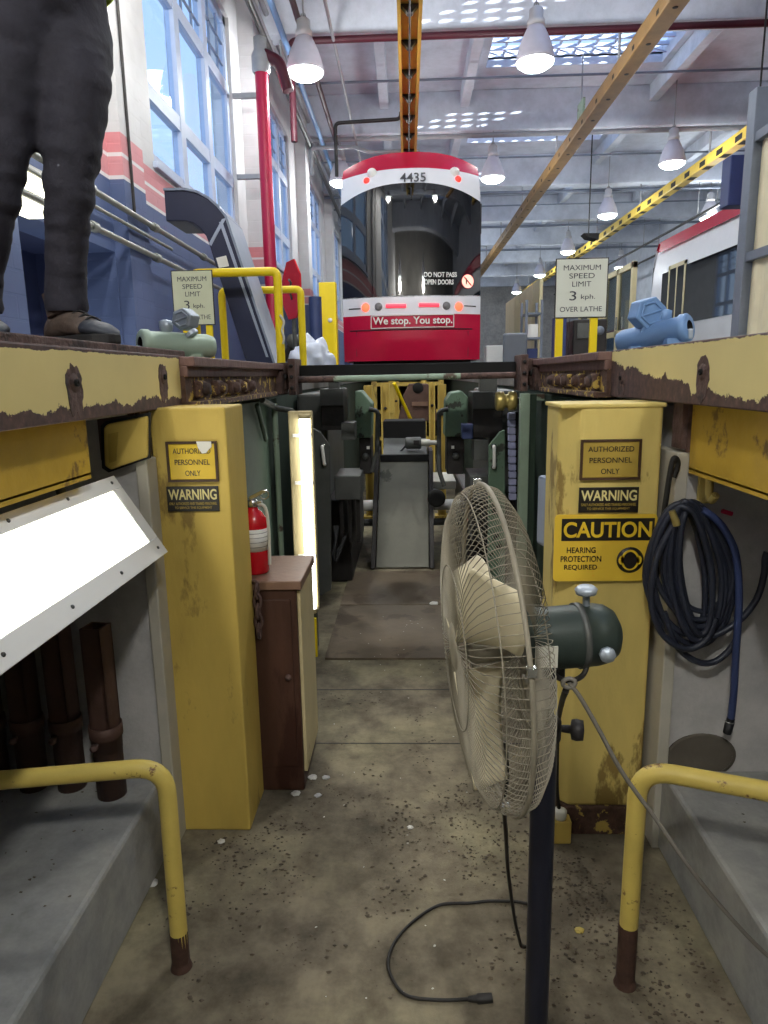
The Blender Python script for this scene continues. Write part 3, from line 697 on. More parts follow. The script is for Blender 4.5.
# ================================================================== the wheel lathe down in the pit
def P(x, y, Y): return at(x, y, Y=Y)
def pbox(px, Y, d):
    a = P(px[0], px[1], Y); b = P(px[2], px[3], Y); return (a.x, Y, b.z), (b.x, Y+d, a.z)
def lathe_unit(label, sx, pr):
    r = thing('wheel_lathe', label, 'machine', (sx*.5, 4.9, 0))
    MB().box((sx*.80, 4.9, 0), (sx*.42, 6.2, .62)).build('bed', 'dark', r, bevel=.02)
    MB().box((sx*.80, 5.0, .62), (sx*.58, 6.2, 1.38)).build('column', 'greypanel', r, bevel=.02)
    MB().box(*pbox(pr['drive'], 4.6, .35)).build('drive_housing', 'dark', r, bevel=.006)
    lo, hi = pbox(pr['drive'], 4.6, .35); MB().box((lo[0], 4.585, hi[2]-.11), (hi[0], 4.6, hi[2])).build('cover', 'greypanel', r, bevel=.003)
    MB().box((lo[0]+.05, 4.65, hi[2]), (hi[0]-.03, 4.75, 1.5)).build('post', 'greypanel', r)
    MB().prism([P(*p, 4.8) for p in pr['plate']], (0, .3, 0)).build('guide_plate', 'green', r, bevel=.008)
    MB().box(*pbox(pr['arm'], 4.82, .26)).build('arm', 'dark', r, bevel=.008)
    lo, hi = pbox(pr['arm'], 4.82, .26); c = (V(lo)+V(hi))/2
    MB().lathe([(0, .03), (.022, .03), (.022, 0)], (c.x, 4.82, c.z), (0, -1, 0), 14).build('cap', 'greypanel', r)
    MB().cbox((c.x+sx*-.02, 4.81, c.z+.06), (.02, .012, .02)).build('plug', 'white', r)
    MB().tube(fillet([P(*p, 4.78) for p in pr['pipe']], .03, 4), .016, 10).build('hydraulic_pipe', 'greypanel', r)
    MB().box(*pbox(pr['block'], 4.5, .4)).build('tool_block', 'greypanel', r, bevel=.008)
    a, b = V(pbox(pr['block'], 4.5, .4)[0]), V(pbox(pr['block'], 4.5, .4)[1])
    for k in range(3):
        x = a.x+(b.x-a.x)*(.15+.32*k); MB().box((x, 4.55, a.z-.3), (x+.025, 4.9, a.z)).build('fin', 'dark', r)
    MB().box(*pbox(pr['pad'], 4.55, .2)).build('pad', 'greypanel', r, bevel=.004)
    ad = MB().prism([P(*p, 4.35) for p in pr['door']], (0, .04, 0)).build('access_door', pr['doormat'], r, bevel=.003)
    h0, h1 = pr['handle']; q0, q1 = P(*h0, 4.35), P(*h1, 4.35)
    hd = MB().tube(fillet([q0, q0+V((0, -.04, 0)), q1+V((0, -.04, 0)), q1], .015, 3), .011, 8); hd = hd.build('handle', 'white', ad)
    for q in (q0, q1): MB().lathe([(0, .012), (.016, .012), (.016, 0)], q, (0, -1, 0), 10).build('handle_base', 'chrome', ad)
    for k in range(3):
        hp = pr['hose']; MB().tube(smooth_path([P(hp[0]+k*2*sx, hp[1]-14, 4.5), P(hp[0]-2, hp[1], 4.45), P(hp[0]+5*sx+k, hp[1]+16+3*k, 4.42), P(hp[0]+8, hp[1]-4, 4.5)], 8), .011, 8).build('hose', 'black', r)
    return r
lathe_unit('dark green wheel lathe unit beside the glowing tube light', -1, dict(drive=(320, 389, 344, 430), plate=[(355, 391), (361, 391), (372, 404), (371, 438), (355, 438)],
  arm=(359, 438, 372, 474), pipe=[(369, 409), (378, 411), (377, 452), (372, 472)], block=(334, 476, 361, 500), pad=(341, 423, 355, 440),
  door=[(312, 428), (320, 432), (330, 446), (331, 560), (331, 590), (316, 598), (312, 560)], doormat='greypanel', handle=((323, 446), (325, 464)), hose=(338, 540)))
lathe_unit('green wheel lathe unit with blue box beside the right green column', 1, dict(drive=(473, 392, 502, 438), plate=[(451, 393), (462, 391), (468, 397), (467, 437), (445, 437), (446, 401)],
  arm=(447, 437, 464, 474), pipe=[(448, 409), (439, 411), (439, 470), (444, 486)], block=(470, 476, 492, 500), pad=(474, 440, 488, 460),
  door=[(505, 430), (500, 432), (489, 446), (488, 560), (488, 590), (505, 590)], doormat='green', handle=((493.5, 446), (493.5, 467)), hose=(496, 540)))
r = MB().box(*pbox((462, 424, 473, 439), 4.55, .1)).build('switch_box', 'hoseblue', bevel=.006); tag(r, 'small blue switch box between the two right lathe plates', 'switch box')
c = P(506, 401, 4.15)
r = thing('roller', 'brass coloured roller hung below the right end of the cross bar', 'roller', c)
MB().lathe([(0, -.06), (.05, -.06), (.056, -.05), (.056, -.015), (.04, -.008), (.04, .008), (.056, .015), (.056, .05), (.05, .06), (0, .06)], c, (1, 0, 0), 20).build('drum', 'brass', r)
MB().cyl(c-V((.03, 0, 0)), c+V((.115, 0, 0)), .02, 10).build('axle', 'dark', r)
r = thing('cable_chain', 'pale blue cable chain hanging beside the right green column', 'cable chain', P(511, 500, 4.3))
for k in range(12): MB().cbox(P(511.5+.25*k/3, 416+k*7.3, 4.3), (.045, .05, .04)).build('link', 'chain', r, bevel=.006)
MB().box(*[V(q) for q in pbox((515, 412, 518, 505), 4.33, .02)]).build('guide', 'dark', r)
for y0, y1, d, nm in ((500, 511, .045, 'white'), (519, 526, .03, 'greypanel')):
    a = P(352, (y0+y1)/2, 5.6); b = P(378, (y0+y1)/2, 5.6)
    r = MB().cyl(V((-.5, 5.6, a.z)), V((.5, 5.6, a.z)), d, 14).build('drive_shaft', nm); tag(r, 'pale drive shaft passing behind the chute, %s' % ('upper one' if d > .04 else 'lower one'), 'shaft')
c = P(436.5, 498, 5.25)
r = thing('wheel', 'black disc wheel at the right side of the chute', 'wheel', c)
MB().lathe([(0, -.02), (.06, -.02), (.068, -.012), (.068, .02), (.04, .03), (0, .03)], c, (0, -1, 0), 28).build('disc', 'void', r)
MB().cyl(c, c+V((0, .3, 0)), .025, 12).build('axle', 'dark', r)
r = MB().box((.18, 5.75, .55), (.40, 6.3, .62)).build('shelf', 'offwhite', bevel=.006); tag(r, 'pale steel ledge at the right side of the chute', 'ledge')
# chute
r = thing('chip_chute', 'grey steel chip chute standing at the end of the walkway', 'chute', (-.05, 5.3, 0))
b0, b1 = P(376, 568, 5.25), P(429, 568, 5.25); t0, t1 = P(380, 455, 5.7), P(428, 455, 5.7)
b0.z = b1.z = .012
MB().prism([b0, b1, t1, t0], (0, .04, 0)).build('front_plate', 'chute', r, bevel=.004)
for s_, (b, t) in ((-1, (b0, t0)), (1, (b1, t1))):
    MB().prism([b+V((s_*.005, -.03, 0)), b+V((s_*.04, -.03, 0)), t+V((s_*.04, -.03, .04)), t+V((s_*.005, -.03, .04))], (0, .3, 0)).build('side_rail', 'dark', r, bevel=.003)
q0, q1 = P(383, 455, 5.72), P(427, 455, 5.72); h0, h1 = P(384, 438, 6.3), P(426, 438, 6.3)
MB().prism([q0, q1, h1, h0], (0, .03, -.03)).build('apron', 'greypanel', r)
MB().box((q0.x-.02, 5.66, q0.z-.05), (q1.x+.03, 5.72, q0.z+.005)).build('lip', 'void', r)
a, b = pbox((383, 421, 426, 444), 6.3, .3); MB().box(a, b).build('hood', 'void', r, bevel=.01)
mc = P(414, 443, 5.85)
MB().lathe([(0, -.075), (.04, -.075), (.05, -.06), (.052, .05), (.046, .06), (0, .06)], mc, (1, 0, 0), 20).build('motor', 'greypanel', r)
MB().cbox(mc+V((.02, -.045, .01)), (.05, .03, .04)).build('terminal_box', 'dark', r, bevel=.004)
MB().lathe([(.03, .06), (.03, .13), (.02, .14), (.02, .2), (0, .2)], mc, (1, 0, 0), 16).build('gear_head', 'offwhite', r)
MB().tube(smooth_path([mc+V((-.07, 0, -.02)), P(399, 452, 5.85), P(388, 452, 5.85)], 6), .008, 6).build('cable', 'black', r)
# behind the lathe: yellow jack posts and a gearbox
labs = ('yellow jack post left of the chute, nearest', 'yellow jack post left of the chute, second', 'yellow jack post left of the chute, farthest', 'yellow jack post right of the chute, nearest', 'yellow jack post right of the chute, second', 'yellow jack post right of the chute, farthest')
for k, (px, Y, w) in enumerate(((368, 7.2, .09), (385, 8.6, .11), (396, 11, .09), (442, 7.2, .085), (432, 9.2, .08), (424, 11, .07))):
    x = P(px, 390, Y).x
    r = thing('jack_post', labs[k], 'post', (x, Y, 0), 'yellow posts behind the lathe')
    MB().box((x-w/2, Y, 0), (x-w/2+.02, Y+.1, 1.40)).box((x+w/2-.02, Y, 0), (x+w/2, Y+.1, 1.40)).box((x-w/2, Y+.05, 0), (x+w/2, Y+.06, 1.40)).build('post', 'yellow', r, bevel=.003)
    MB().box((x-w/2-.03, Y-.03, 0), (x+w/2+.03, Y+.13, .03)).build('foot_plate', 'yellow', r)
    MB().lathe([(0, .02), (.02, .02), (.02, 0)], (x, Y, 1.1), (0, -1, 0), 8).build('bolt', 'dark', r)
r = MB().tube([P(394, 383, 7.6), P(411, 420, 7.9)], .02, 8).build('brace', 'barrier'); tag(r, 'thin yellow diagonal brace behind the chute hood', 'brace')
r = thing('gearbox', 'rusty brown gearbox with a dark hole behind the chute', 'gearbox', P(418, 420, 9.6))
MB().prism([P(*p, 9.6) for p in ((398, 421), (438, 421), (434, 396), (428, 384), (409, 384), (403, 396))], (0, .5, 0)).build('case', 'brown', r, bevel=.01)
MB().lathe([(0, .012), (.07, .012), (.075, 0)], P(418, 388, 9.6), (0, -1, 0), 18).build('hole', 'void', r)
MB().box(*pbox((412, 402, 428, 406), 9.57, .03)).build('rib', 'cabtop', r)
r = thing('equipment_rack', 'yellow steel rack at the far end of the pit', 'rack', P(410, 400, 13))
for x in (-.62, -.3, .3, .62): MB().box((x-.05, 13, 0), (x+.05, 13.1, 1.45)).build('upright', 'yellow', r)
for z in (.3, .8, 1.3): MB().box((-.66, 12.98, z), (.66, 13, z+.07)).build('rail', 'yellow', r)

# ================================================================== fan
K = .885
FC = EYE+(V((.155, 1.25, .995))-EYE)*K; FR = .305*K
n_ = V((-math.cos(R(5))*math.cos(R(3)), -math.sin(R(5))*math.cos(R(3)), -math.sin(R(3)))).normalized()
fu = V((0, 0, 1)); fu = (fu-n_*fu.dot(n_)).normalized(); fs = n_.cross(fu)
def fp(r, a, d): return FC+((fu*math.cos(a)+fs*math.sin(a))*r+n_*d)*K
def sc(p): return [(a*K, b*K) for a, b in p]
def kk(p): return EYE+(V(p)-EYE)*K
fan = thing('pedestal_fan', 'large dusty pedestal fan with beige wire guard and black pole', 'fan', (.27, 1.3, 0))
NW = 120
def cage(prof, name, rings):
    mb = MB()
    for k in range(NW):
        a = 2*PI*k/NW; mb.tube([fp(r, a+tw, d) for r, d, tw in prof], .00075, 4, cap=False)
    for r, d in rings: mb.tube([fp(r, 2*PI*k/60, d) for k in range(60)], .0011, 5, True)
    mb.build(name, 'guard', fan, fix=False)
cage([(.045, .072, 0), (.12, .073, .02), (.2, .069, .04), (.25, .060, .05), (.285, .042, .06), (.300, .022, .06), (.305, .004, .06)], 'front_grille', ((.155, .072), (.29, .038)))
cage([(.060, -.070, 0), (.14, -.067, -.02), (.22, -.060, -.04), (.265, -.046, -.05), (.295, -.026, -.06), (.304, -.004, -.06)], 'rear_grille', ((.17, -.065),))
rim = MB()
rim.tube([fp(.305, 2*PI*k/72, 0) for k in range(72)], .004, 8, True)
rim.build('rim', 'guard', fan)
for a in (0, PI*.5, PI, PI*1.5): MB().cbox(fp(.309, a+.25, 0), (.012, .012, .012)).build('clip', 'chrome', fan)
MB().lathe(sc([(0, .078), (.036, .077), (.047, .072), (.047, .068), (0, .068)]), FC, n_, 24).build('badge', 'guard', fan)
for k in range(3):
    a0 = R(-66)+2*PI*k/3
    def bl(u, v):
        r = .05+.215*v; w = (.30+.75*math.sin(PI*min(1, v*.9+.08))**.8)*(1-.35*v)
        a = a0+(u-.5)*w*.8+.35*v; return fp(r, a, .022+(u-.5)*.105*(1-.3*v))
    us = [i/10 for i in range(11)]; vs = [i/12 for i in range(13)]
    q = MB().grid(bl, us, vs); b = q.build('blade', 'blade', fan, fix=False)
    s_ = b.modifiers.new('thick', 'SOLIDIFY'); s_.thickness = .003
MB().lathe(sc([(0, .050), (.025, .048), (.036, .036), (.036, -.03), (.02, -.035), (.012, -.09)]), FC, n_, 24).build('hub', 'guard', fan)
MB().lathe(sc([(0, -.068), (.055, -.068), (.06, -.075), (.06, -.165), (.0615, -.166), (.0615, -.172), (.06, -.173), (.06, -.20), (.056, -.22), (.045, -.236), (.025, -.246), (0, -.249)]), FC, n_, 32).build('motor', 'motordark', fan)
MB().lathe(sc([(.0618, -.163), (.0632, -.163), (.0632, -.175), (.0618, -.175)]), FC, n_, 32).build('motor_band', 'greypanel', fan)
MB().box(*[V(q) for q in ((-.018, -.001, -.018), (.018, .003, .018))]).build('rating_plate', 'offwhite', fan)
rp = fan.children[-1] if False else [c for c in fan.children if c.name.startswith('rating_plate')][0]
rp.data.transform(Matrix.Translation(parent_world(fan))); 
pc = FC-n_*.095*K-V((0, .061*K, .010)); rp.location = pc-parent_world(fan)
kb = FC+(-n_*.185+fu*.06)*K
MB().lathe([(.006, -.01), (.006, .018), (.017, .02), (.019, .028), (.014, .033), (0, .033)], kb, fu, 14).build('knob', 'boxgrey', fan)
k2 = FC+(-n_*.205-V((0, .055, .012)))*K
MB().lathe([(.006, -.01), (.006, .01), (.013, .012), (.013, .02), (0, .021)], k2, (0, -1, 0), 8).build('knob', 'boxgrey', fan)
PX, PYY = .238, 1.137
MB().lathe([(0, 0), (.165, 0), (.17, .010), (.16, .022), (.06, .036), (.034, .05), (.03, .08), (0, .08)], (PX, PYY, 0), (0, 0, 1), 40).build('base', 'pole', fan)
MB().cyl((PX, PYY, .05), (PX, PYY, .88), .0225, 20).build('pole', 'pole', fan)
MB().cyl((PX, PYY, .86), (PX, PYY-.01, 1.0), .014, 16).build('inner_pole', 'dark', fan)
MB().lathe([(.018, .86), (.028, .862), (.028, .896), (.018, .90)], (PX, PYY, 0), (0, 0, 1), 18).build('collar', 'dark', fan)
MB().lathe([(.006, 0), (.008, .02), (.018, .022), (.02, .03), (.018, .042), (0, .044)], (PX+.024, PYY, .88), (1, -.2, 0), 10).build('collar_knob', 'dark', fan)
MB().box((PX-.026, PYY-.03, .985), (PX+.026, PYY+.015, 1.025)).build('yoke', 'dark', fan, bevel=.005)
MB().box((PX-.044, PYY-.045, .94), (PX+.01, PYY+.0, .985)).build('bracket', 'guard', fan, bevel=.004)
for a, b in (((.20, 1.23, .965), (.225, 1.235, .86)), ((.19, 1.22, .90), (.235, 1.25, .80))): MB().tube([kk(a), kk(b)], .0025, 6).build('stay_rod', 'guard', fan)
pz = lambda x, y, Y: at(x, y, Y=Y)
fl = lambda x, y: at(x, y, Z=.006)
cp = smooth_path([pz(547, 662, 1.09), pz(556, 676, 1.08), pz(570, 681, 1.06), pz(583, 675, 1.08), pz(588, 662, 1.09)], 8)
MB().tube(cp, .0045, 8).build('motor_cord', 'cord', fan)
cp = smooth_path([pz(505, 742, 1.15), pz(507, 775, 1.16), pz(504, 803, 1.2), pz(506, 835, 1.28), pz(508, 870, 1.42), pz(514, 915, 1.48), pz(519, 938, 1.53), fl(523, 947), fl(536, 940), fl(545, 915), fl(525, 903), fl(492, 901), fl(470, 903), fl(440, 905), fl(415, 920), fl(396, 940), fl(388, 962), fl(394, 982), fl(408, 996), fl(440, 1000), fl(470, 999)], 8)
MB().tube(cp, .0042, 8).build('power_cord', 'cord', fan)
MB().tube([fl(468, 999), fl(476, 999), fl(478, 999), fl(492, 998)], [.006, .009, .012, .011], 10).build('plug', 'cord', fan)
c1 = thing('cable', 'grey cable sloping from the fan motor past the right handrail', 'cable', pz(570, 683, 1.05))
MB().tube(smooth_path([pz(569, 683, 1.05), pz(580, 697, 1.05), pz(598, 728, 1.05), pz(622, 772, 1.05), pz(655, 818, 1.05), pz(690, 868, 1.04), pz(730, 917, 1.03), pz(775, 962, 1.02), pz(840, 1010, 1.0), at(900, 1000, Y=.98, )], 8), .0038, 8).build('cord', 'cordgrey', c1)
MB().tube([pz(569, 683, 1.05)+V((.010*math.cos(t), 0, .008*math.sin(t))) for t in [2*PI*k/12 for k in range(12)]], .004, 6, True).build('knot', 'cordgrey', c1)
c2 = thing('cable', 'black cable hanging from the fan knot to the right pillar base', 'cable', pz(560, 812, 1.98))
MB().tube(smooth_path([pz(566, 690, 1.1), pz(562, 702, 1.35), pz(558, 725, 1.7), pz(557, 760, 1.95), pz(557, 790, 1.99), pz(559, 808, 2.0)], 8), .006, 8).build('cord', 'cord', c2)
oc = pz(560, 812, 2.02)
MB().lathe([(0, -.02), (.02, -.02), (.022, -.01), (.022, .006), (.008, .012), (0, .012)], oc, (0, 0, 1), 14).build('plug', 'offwhite', c2)
r = MB().box((oc.x-.035, 2.0, 0), (oc.x+.035, 2.045, oc.z-.022)).build('outlet_post', 'yellow', bevel=.005); tag(r, 'stubby yellow outlet post at the foot of the right pillar', 'outlet')

# ================================================================== hose on the right wall
W2 = 1.995
hk = at(710, 488, Y=1.96)
r = thing('wall_hook', 'pale yellow hook holding the coiled hose', 'hook', (hk.x, W2, hk.z))
MB().tube(smooth_path([(hk.x, 1.998, hk.z+.03), (hk.x, 1.985, hk.z+.038), (hk.x-.005, 1.955, hk.z+.02), (hk.x-.007, 1.945, hk.z-.02), (hk.x-.006, 1.93, hk.z-.03), (hk.x-.004, 1.91, hk.z-.012)], 6), .011, 10).build('hook_bar', 'yellowpale', r)
MB().box((hk.x-.02, 1.988, hk.z-.05), (hk.x+.02, 2.0, hk.z+.045)).build('back_plate', 'yellowpale', r, bevel=.003)
hs = thing('coiled_hose', 'black and blue hose coiled on the hook of the grey right wall', 'hose', at(695, 575, Y=1.93))
rnd = random.Random(3)
pts = []
NL = 14
for k in range(NL):
    cxp = 693+rnd.uniform(-5, 5); rx = (44, 41, 38, 34, 30, 26, 21, 16, 12, 33, 24, 40, 18, 28)[k]; top = 506+rnd.uniform(-5, 5); bot = rnd.uniform(606, 646)
    if k in (0, 1): bot, cxp = 644-8*k, 689
    cy = (top+bot)/2; ry = (bot-top)/2; yy = 1.952-.005*(k % 8)-rnd.uniform(0, .008)
    for j in range(16):
        a = 2*PI*j/16; s_ = math.sin(a); 
        tilt = (cy-(cy-ry*math.cos(a)))/ry*-6
        pts.append(at(cxp+rx*s_*(1-.25*max(0, math.cos(a)))+tilt, cy-ry*math.cos(a), Y=yy-.018*max(0, math.cos(a))))
MB().tube(smooth_path(pts, 3), .0085, 10).build('coil', 'hose', hs)
tl = [at(x, y, Y=Y) for x, y, Y in ((702, 510, 1.905), (712, 516, 1.90), (725, 530, 1.90), (736, 556, 1.905), (739, 600, 1.91), (736, 650, 1.92), (734, 690, 1.93), (731, 718, 1.94))]
MB().tube(smooth_path(tl, 6), .0105, 10).build('tail', 'hoseblue', hs)
a, b = tl[-1], at(727, 733, Y=1.945)
MB().tube([a, a*.7+b*.3, a*.7+b*.3, b], [.0115, .0115, .013, .012], 10).build('nozzle', 'black', hs)
MB().tube([a*.75+b*.25+V((.012*math.cos(t), .012*math.sin(t), 0)) for t in [2*PI*k/12 for k in range(12)]], .002, 6, True).build('clamp', 'chrome', hs)
MB().tube(smooth_path([at(x, y, Y=1.93) for x, y in ((700, 640), (722, 632), (742, 618), (757, 598), (764, 575), (765, 560), (767, 552))], 6), .0095, 10).build('lead', 'hose', hs)
MB().tube(smooth_path([at(x, y, Y=1.91) for x, y in ((697, 504), (676, 522), (658, 555), (651, 595), (656, 622), (668, 640), (688, 649), (706, 640), (716, 618))], 6), .0095, 10).build('strand', 'hose', hs)
MB().tube(smooth_path([at(x, y, Y=1.935) for x, y in ((664, 612), (676, 645), (698, 662), (718, 660), (736, 640), (738, 615))], 6), .0095, 10).build('loop', 'hose', hs)
MB().tube([at(672, 511, Y=1.90), at(677, 525, Y=1.90)], [.009, .0115], 10).build('brass_end', 'brass', hs)
MB().tube([at(722, 511, Y=1.93), at(732, 514, Y=1.93)], .0065, 8).build('fitting', 'pipered', hs)
r = thing('pipe_outlet', 'small grey pipe outlet on the right wall feeding the hose', 'pipe', at(768, 551, Y=1.98))
o_ = at(768, 551, Y=1.99)
MB().tube(fillet([o_+V((-.02, -.06, -.005)), o_+V((.02, -.06, 0)), o_+V((.02, .01, 0))], .02), .013, 12).build('elbow', 'conduit', r)
r = MB().tube(smooth_path([(.755, 1.975, 1.20), (.765, 1.975, 1.24), (.75, 1.97, 1.255), (.742, 1.972, 1.20), (.735, 1.985, 1.05), (.73, 1.99, .9)], 6), .008, 8).build('cable', 'cord'); tag(r, 'black cable running down beside the right signs to the hose', 'cable')
r = thing('dark_oval', 'dark flat oval low on the right grey wall', 'oval', (.905, 2.0, .315))  # dark flattened disc set on the wall face
MB().lathe([(.095, .004), (.105, .004), (.108, 0), (.095, 0)], (.905, 2.0, .315), (0, -1, 0), 32).build('collar', 'oval', r)
MB().lathe([(0, .002), (.095, .002)], (.905, 2.0, .315), (0, -1, 0), 32).build('oval_face', 'oval', r)
for o_ in r.children: o_.scale = (1, 1, .72)

# ================================================================== debris on the floor
ch = MB(); rnd = random.Random(11)
def chip(x, y, s, z=0):
    a = rnd.uniform(0, 2*PI); n = rnd.choice((4, 5)); st = rnd.uniform(.5, 1)
    vs = [V((x+math.cos(a+2*PI*k/n)*s*rnd.uniform(.6, 1), y+math.sin(a+2*PI*k/n)*s*st*rnd.uniform(.6, 1), z+rnd.uniform(.001, .004))) for k in range(n)]
    top = V((x, y, z+s*.35+.002)); ch.add(vs+[top], [(k, (k+1) % n, n) for k in range(n)])
spots = [(.15, 2.1, .25, .30, 520), (-.45, 1.95, .16, .2, 200), (.62, 1.65, .13, .25, 330), (.42, 1.95, .2, .18, 150), (-.05, 1.6, .35, .45, 160), (-.3, 2.6, .2, .4, 70), (.3, 1.55, .2, .25, 120), (-.66, 1.6, .1, .3, 60), (0, 2.9, .3, .5, 90), (.6, 1.3, .14, .25, 110), (0, .6, .6, .7, 120)]
for x, y, sx_, sy_, n in spots:
    clump = [(x+rnd.gauss(0, sx_*.7), y+rnd.gauss(0, sy_*.7)) for _ in range(max(4, n//12))]
    for k in range(int(n*1.9)):
        cq = rnd.choice(clump); qx, qy = cq[0]+rnd.gauss(0, .035), cq[1]+rnd.gauss(0, .05)
        if abs(qx) < .77 and not (-.8 < qx < -.53 and qy > 2.04) and not (qx > .44 and qy > 2.03) and not (qx < -.38 and 2.27 < qy < 2.63): chip(qx, qy, rnd.choice((.002, .003, .003, .004, .005, .006, .009)))
tag(ch.build('floor_debris', 'chips', fix=False), 'dark metal chips and grit scattered over the pit floor', 'debris', kind='stuff')
for k in range(70):
    side = rnd.choice((-1, 1))
wd = MB(); ch = wd
for k in range(150):
    side = rnd.choice((-1, 1)); chip(side*rnd.uniform(.82, 1.4), rnd.uniform(.7, 1.95), rnd.choice((.003, .004, .006)), .268)
tag(wd.build('ledge_debris', 'chips', fix=False), 'dark grit scattered on the low concrete benches', 'debris', kind='stuff')
ch = MB()
for k in range(130):
    x, y = rnd.gauss(.05, .4), rnd.uniform(1.2, 4.2)
    if abs(x) < .36 and y > 1.4: chip(x, y, rnd.choice((.003, .004, .005)), .012 if y > 3.48 else 0)
tag(ch.build('pale_debris', 'flake', fix=False), 'tiny pale flecks scattered over the pit floor', 'debris', kind='stuff')
for k, (px, py, s, lab) in enumerate(((313, 778, .016, 'white stone fragment at the right foot of the rusty cabinet'), (326, 778, .013, 'grey stone fragment just right of the white one by the cabinet'), (296, 794, .015, 'white flat fragment in front of the rusty cabinet'), (152, 884, .017, 'white paint flake between the left bench and the handrail foot'),
      (221, 842, .011, 'white pebble in front of the left pillar'), (434, 604, .026, 'white scrap on the floor plate left of the fan'), (579, 931, .011, 'yellow paint fragment right of the right handrail foot'), (410, 828, .009, 'small white pebble left of the fan cord'), (318, 796, .012, 'grey pebble below the stone fragments by the cabinet'))):
    c = at(px, py, Z=.0 if py > 660 else .012)
    bm = bmesh.new(); bmesh.ops.create_icosphere(bm, subdivisions=2, radius=1)
    for v in bm.verts: v.co = V((v.co.x*s*1.2, v.co.y*s, max(-.2, v.co.z)*s*.5+s*.1)) * (1+.35*noise.noise(v.co*1.7+V((k*9, 0, 0))))
    me = bpy.data.meshes.new('stone_fragment'); bm.to_mesh(me); bm.free(); me.materials.append(MT['flake' if 'grey' not in lab else 'conc'] if 'yellow' not in lab else MT['rail'])
    o_ = bpy.data.objects.new('stone_fragment', me); COL.objects.link(o_); o_.location = c+V((0, 0, .001)); tag(o_, lab, 'debris', 'loose fragments on the pit floor')
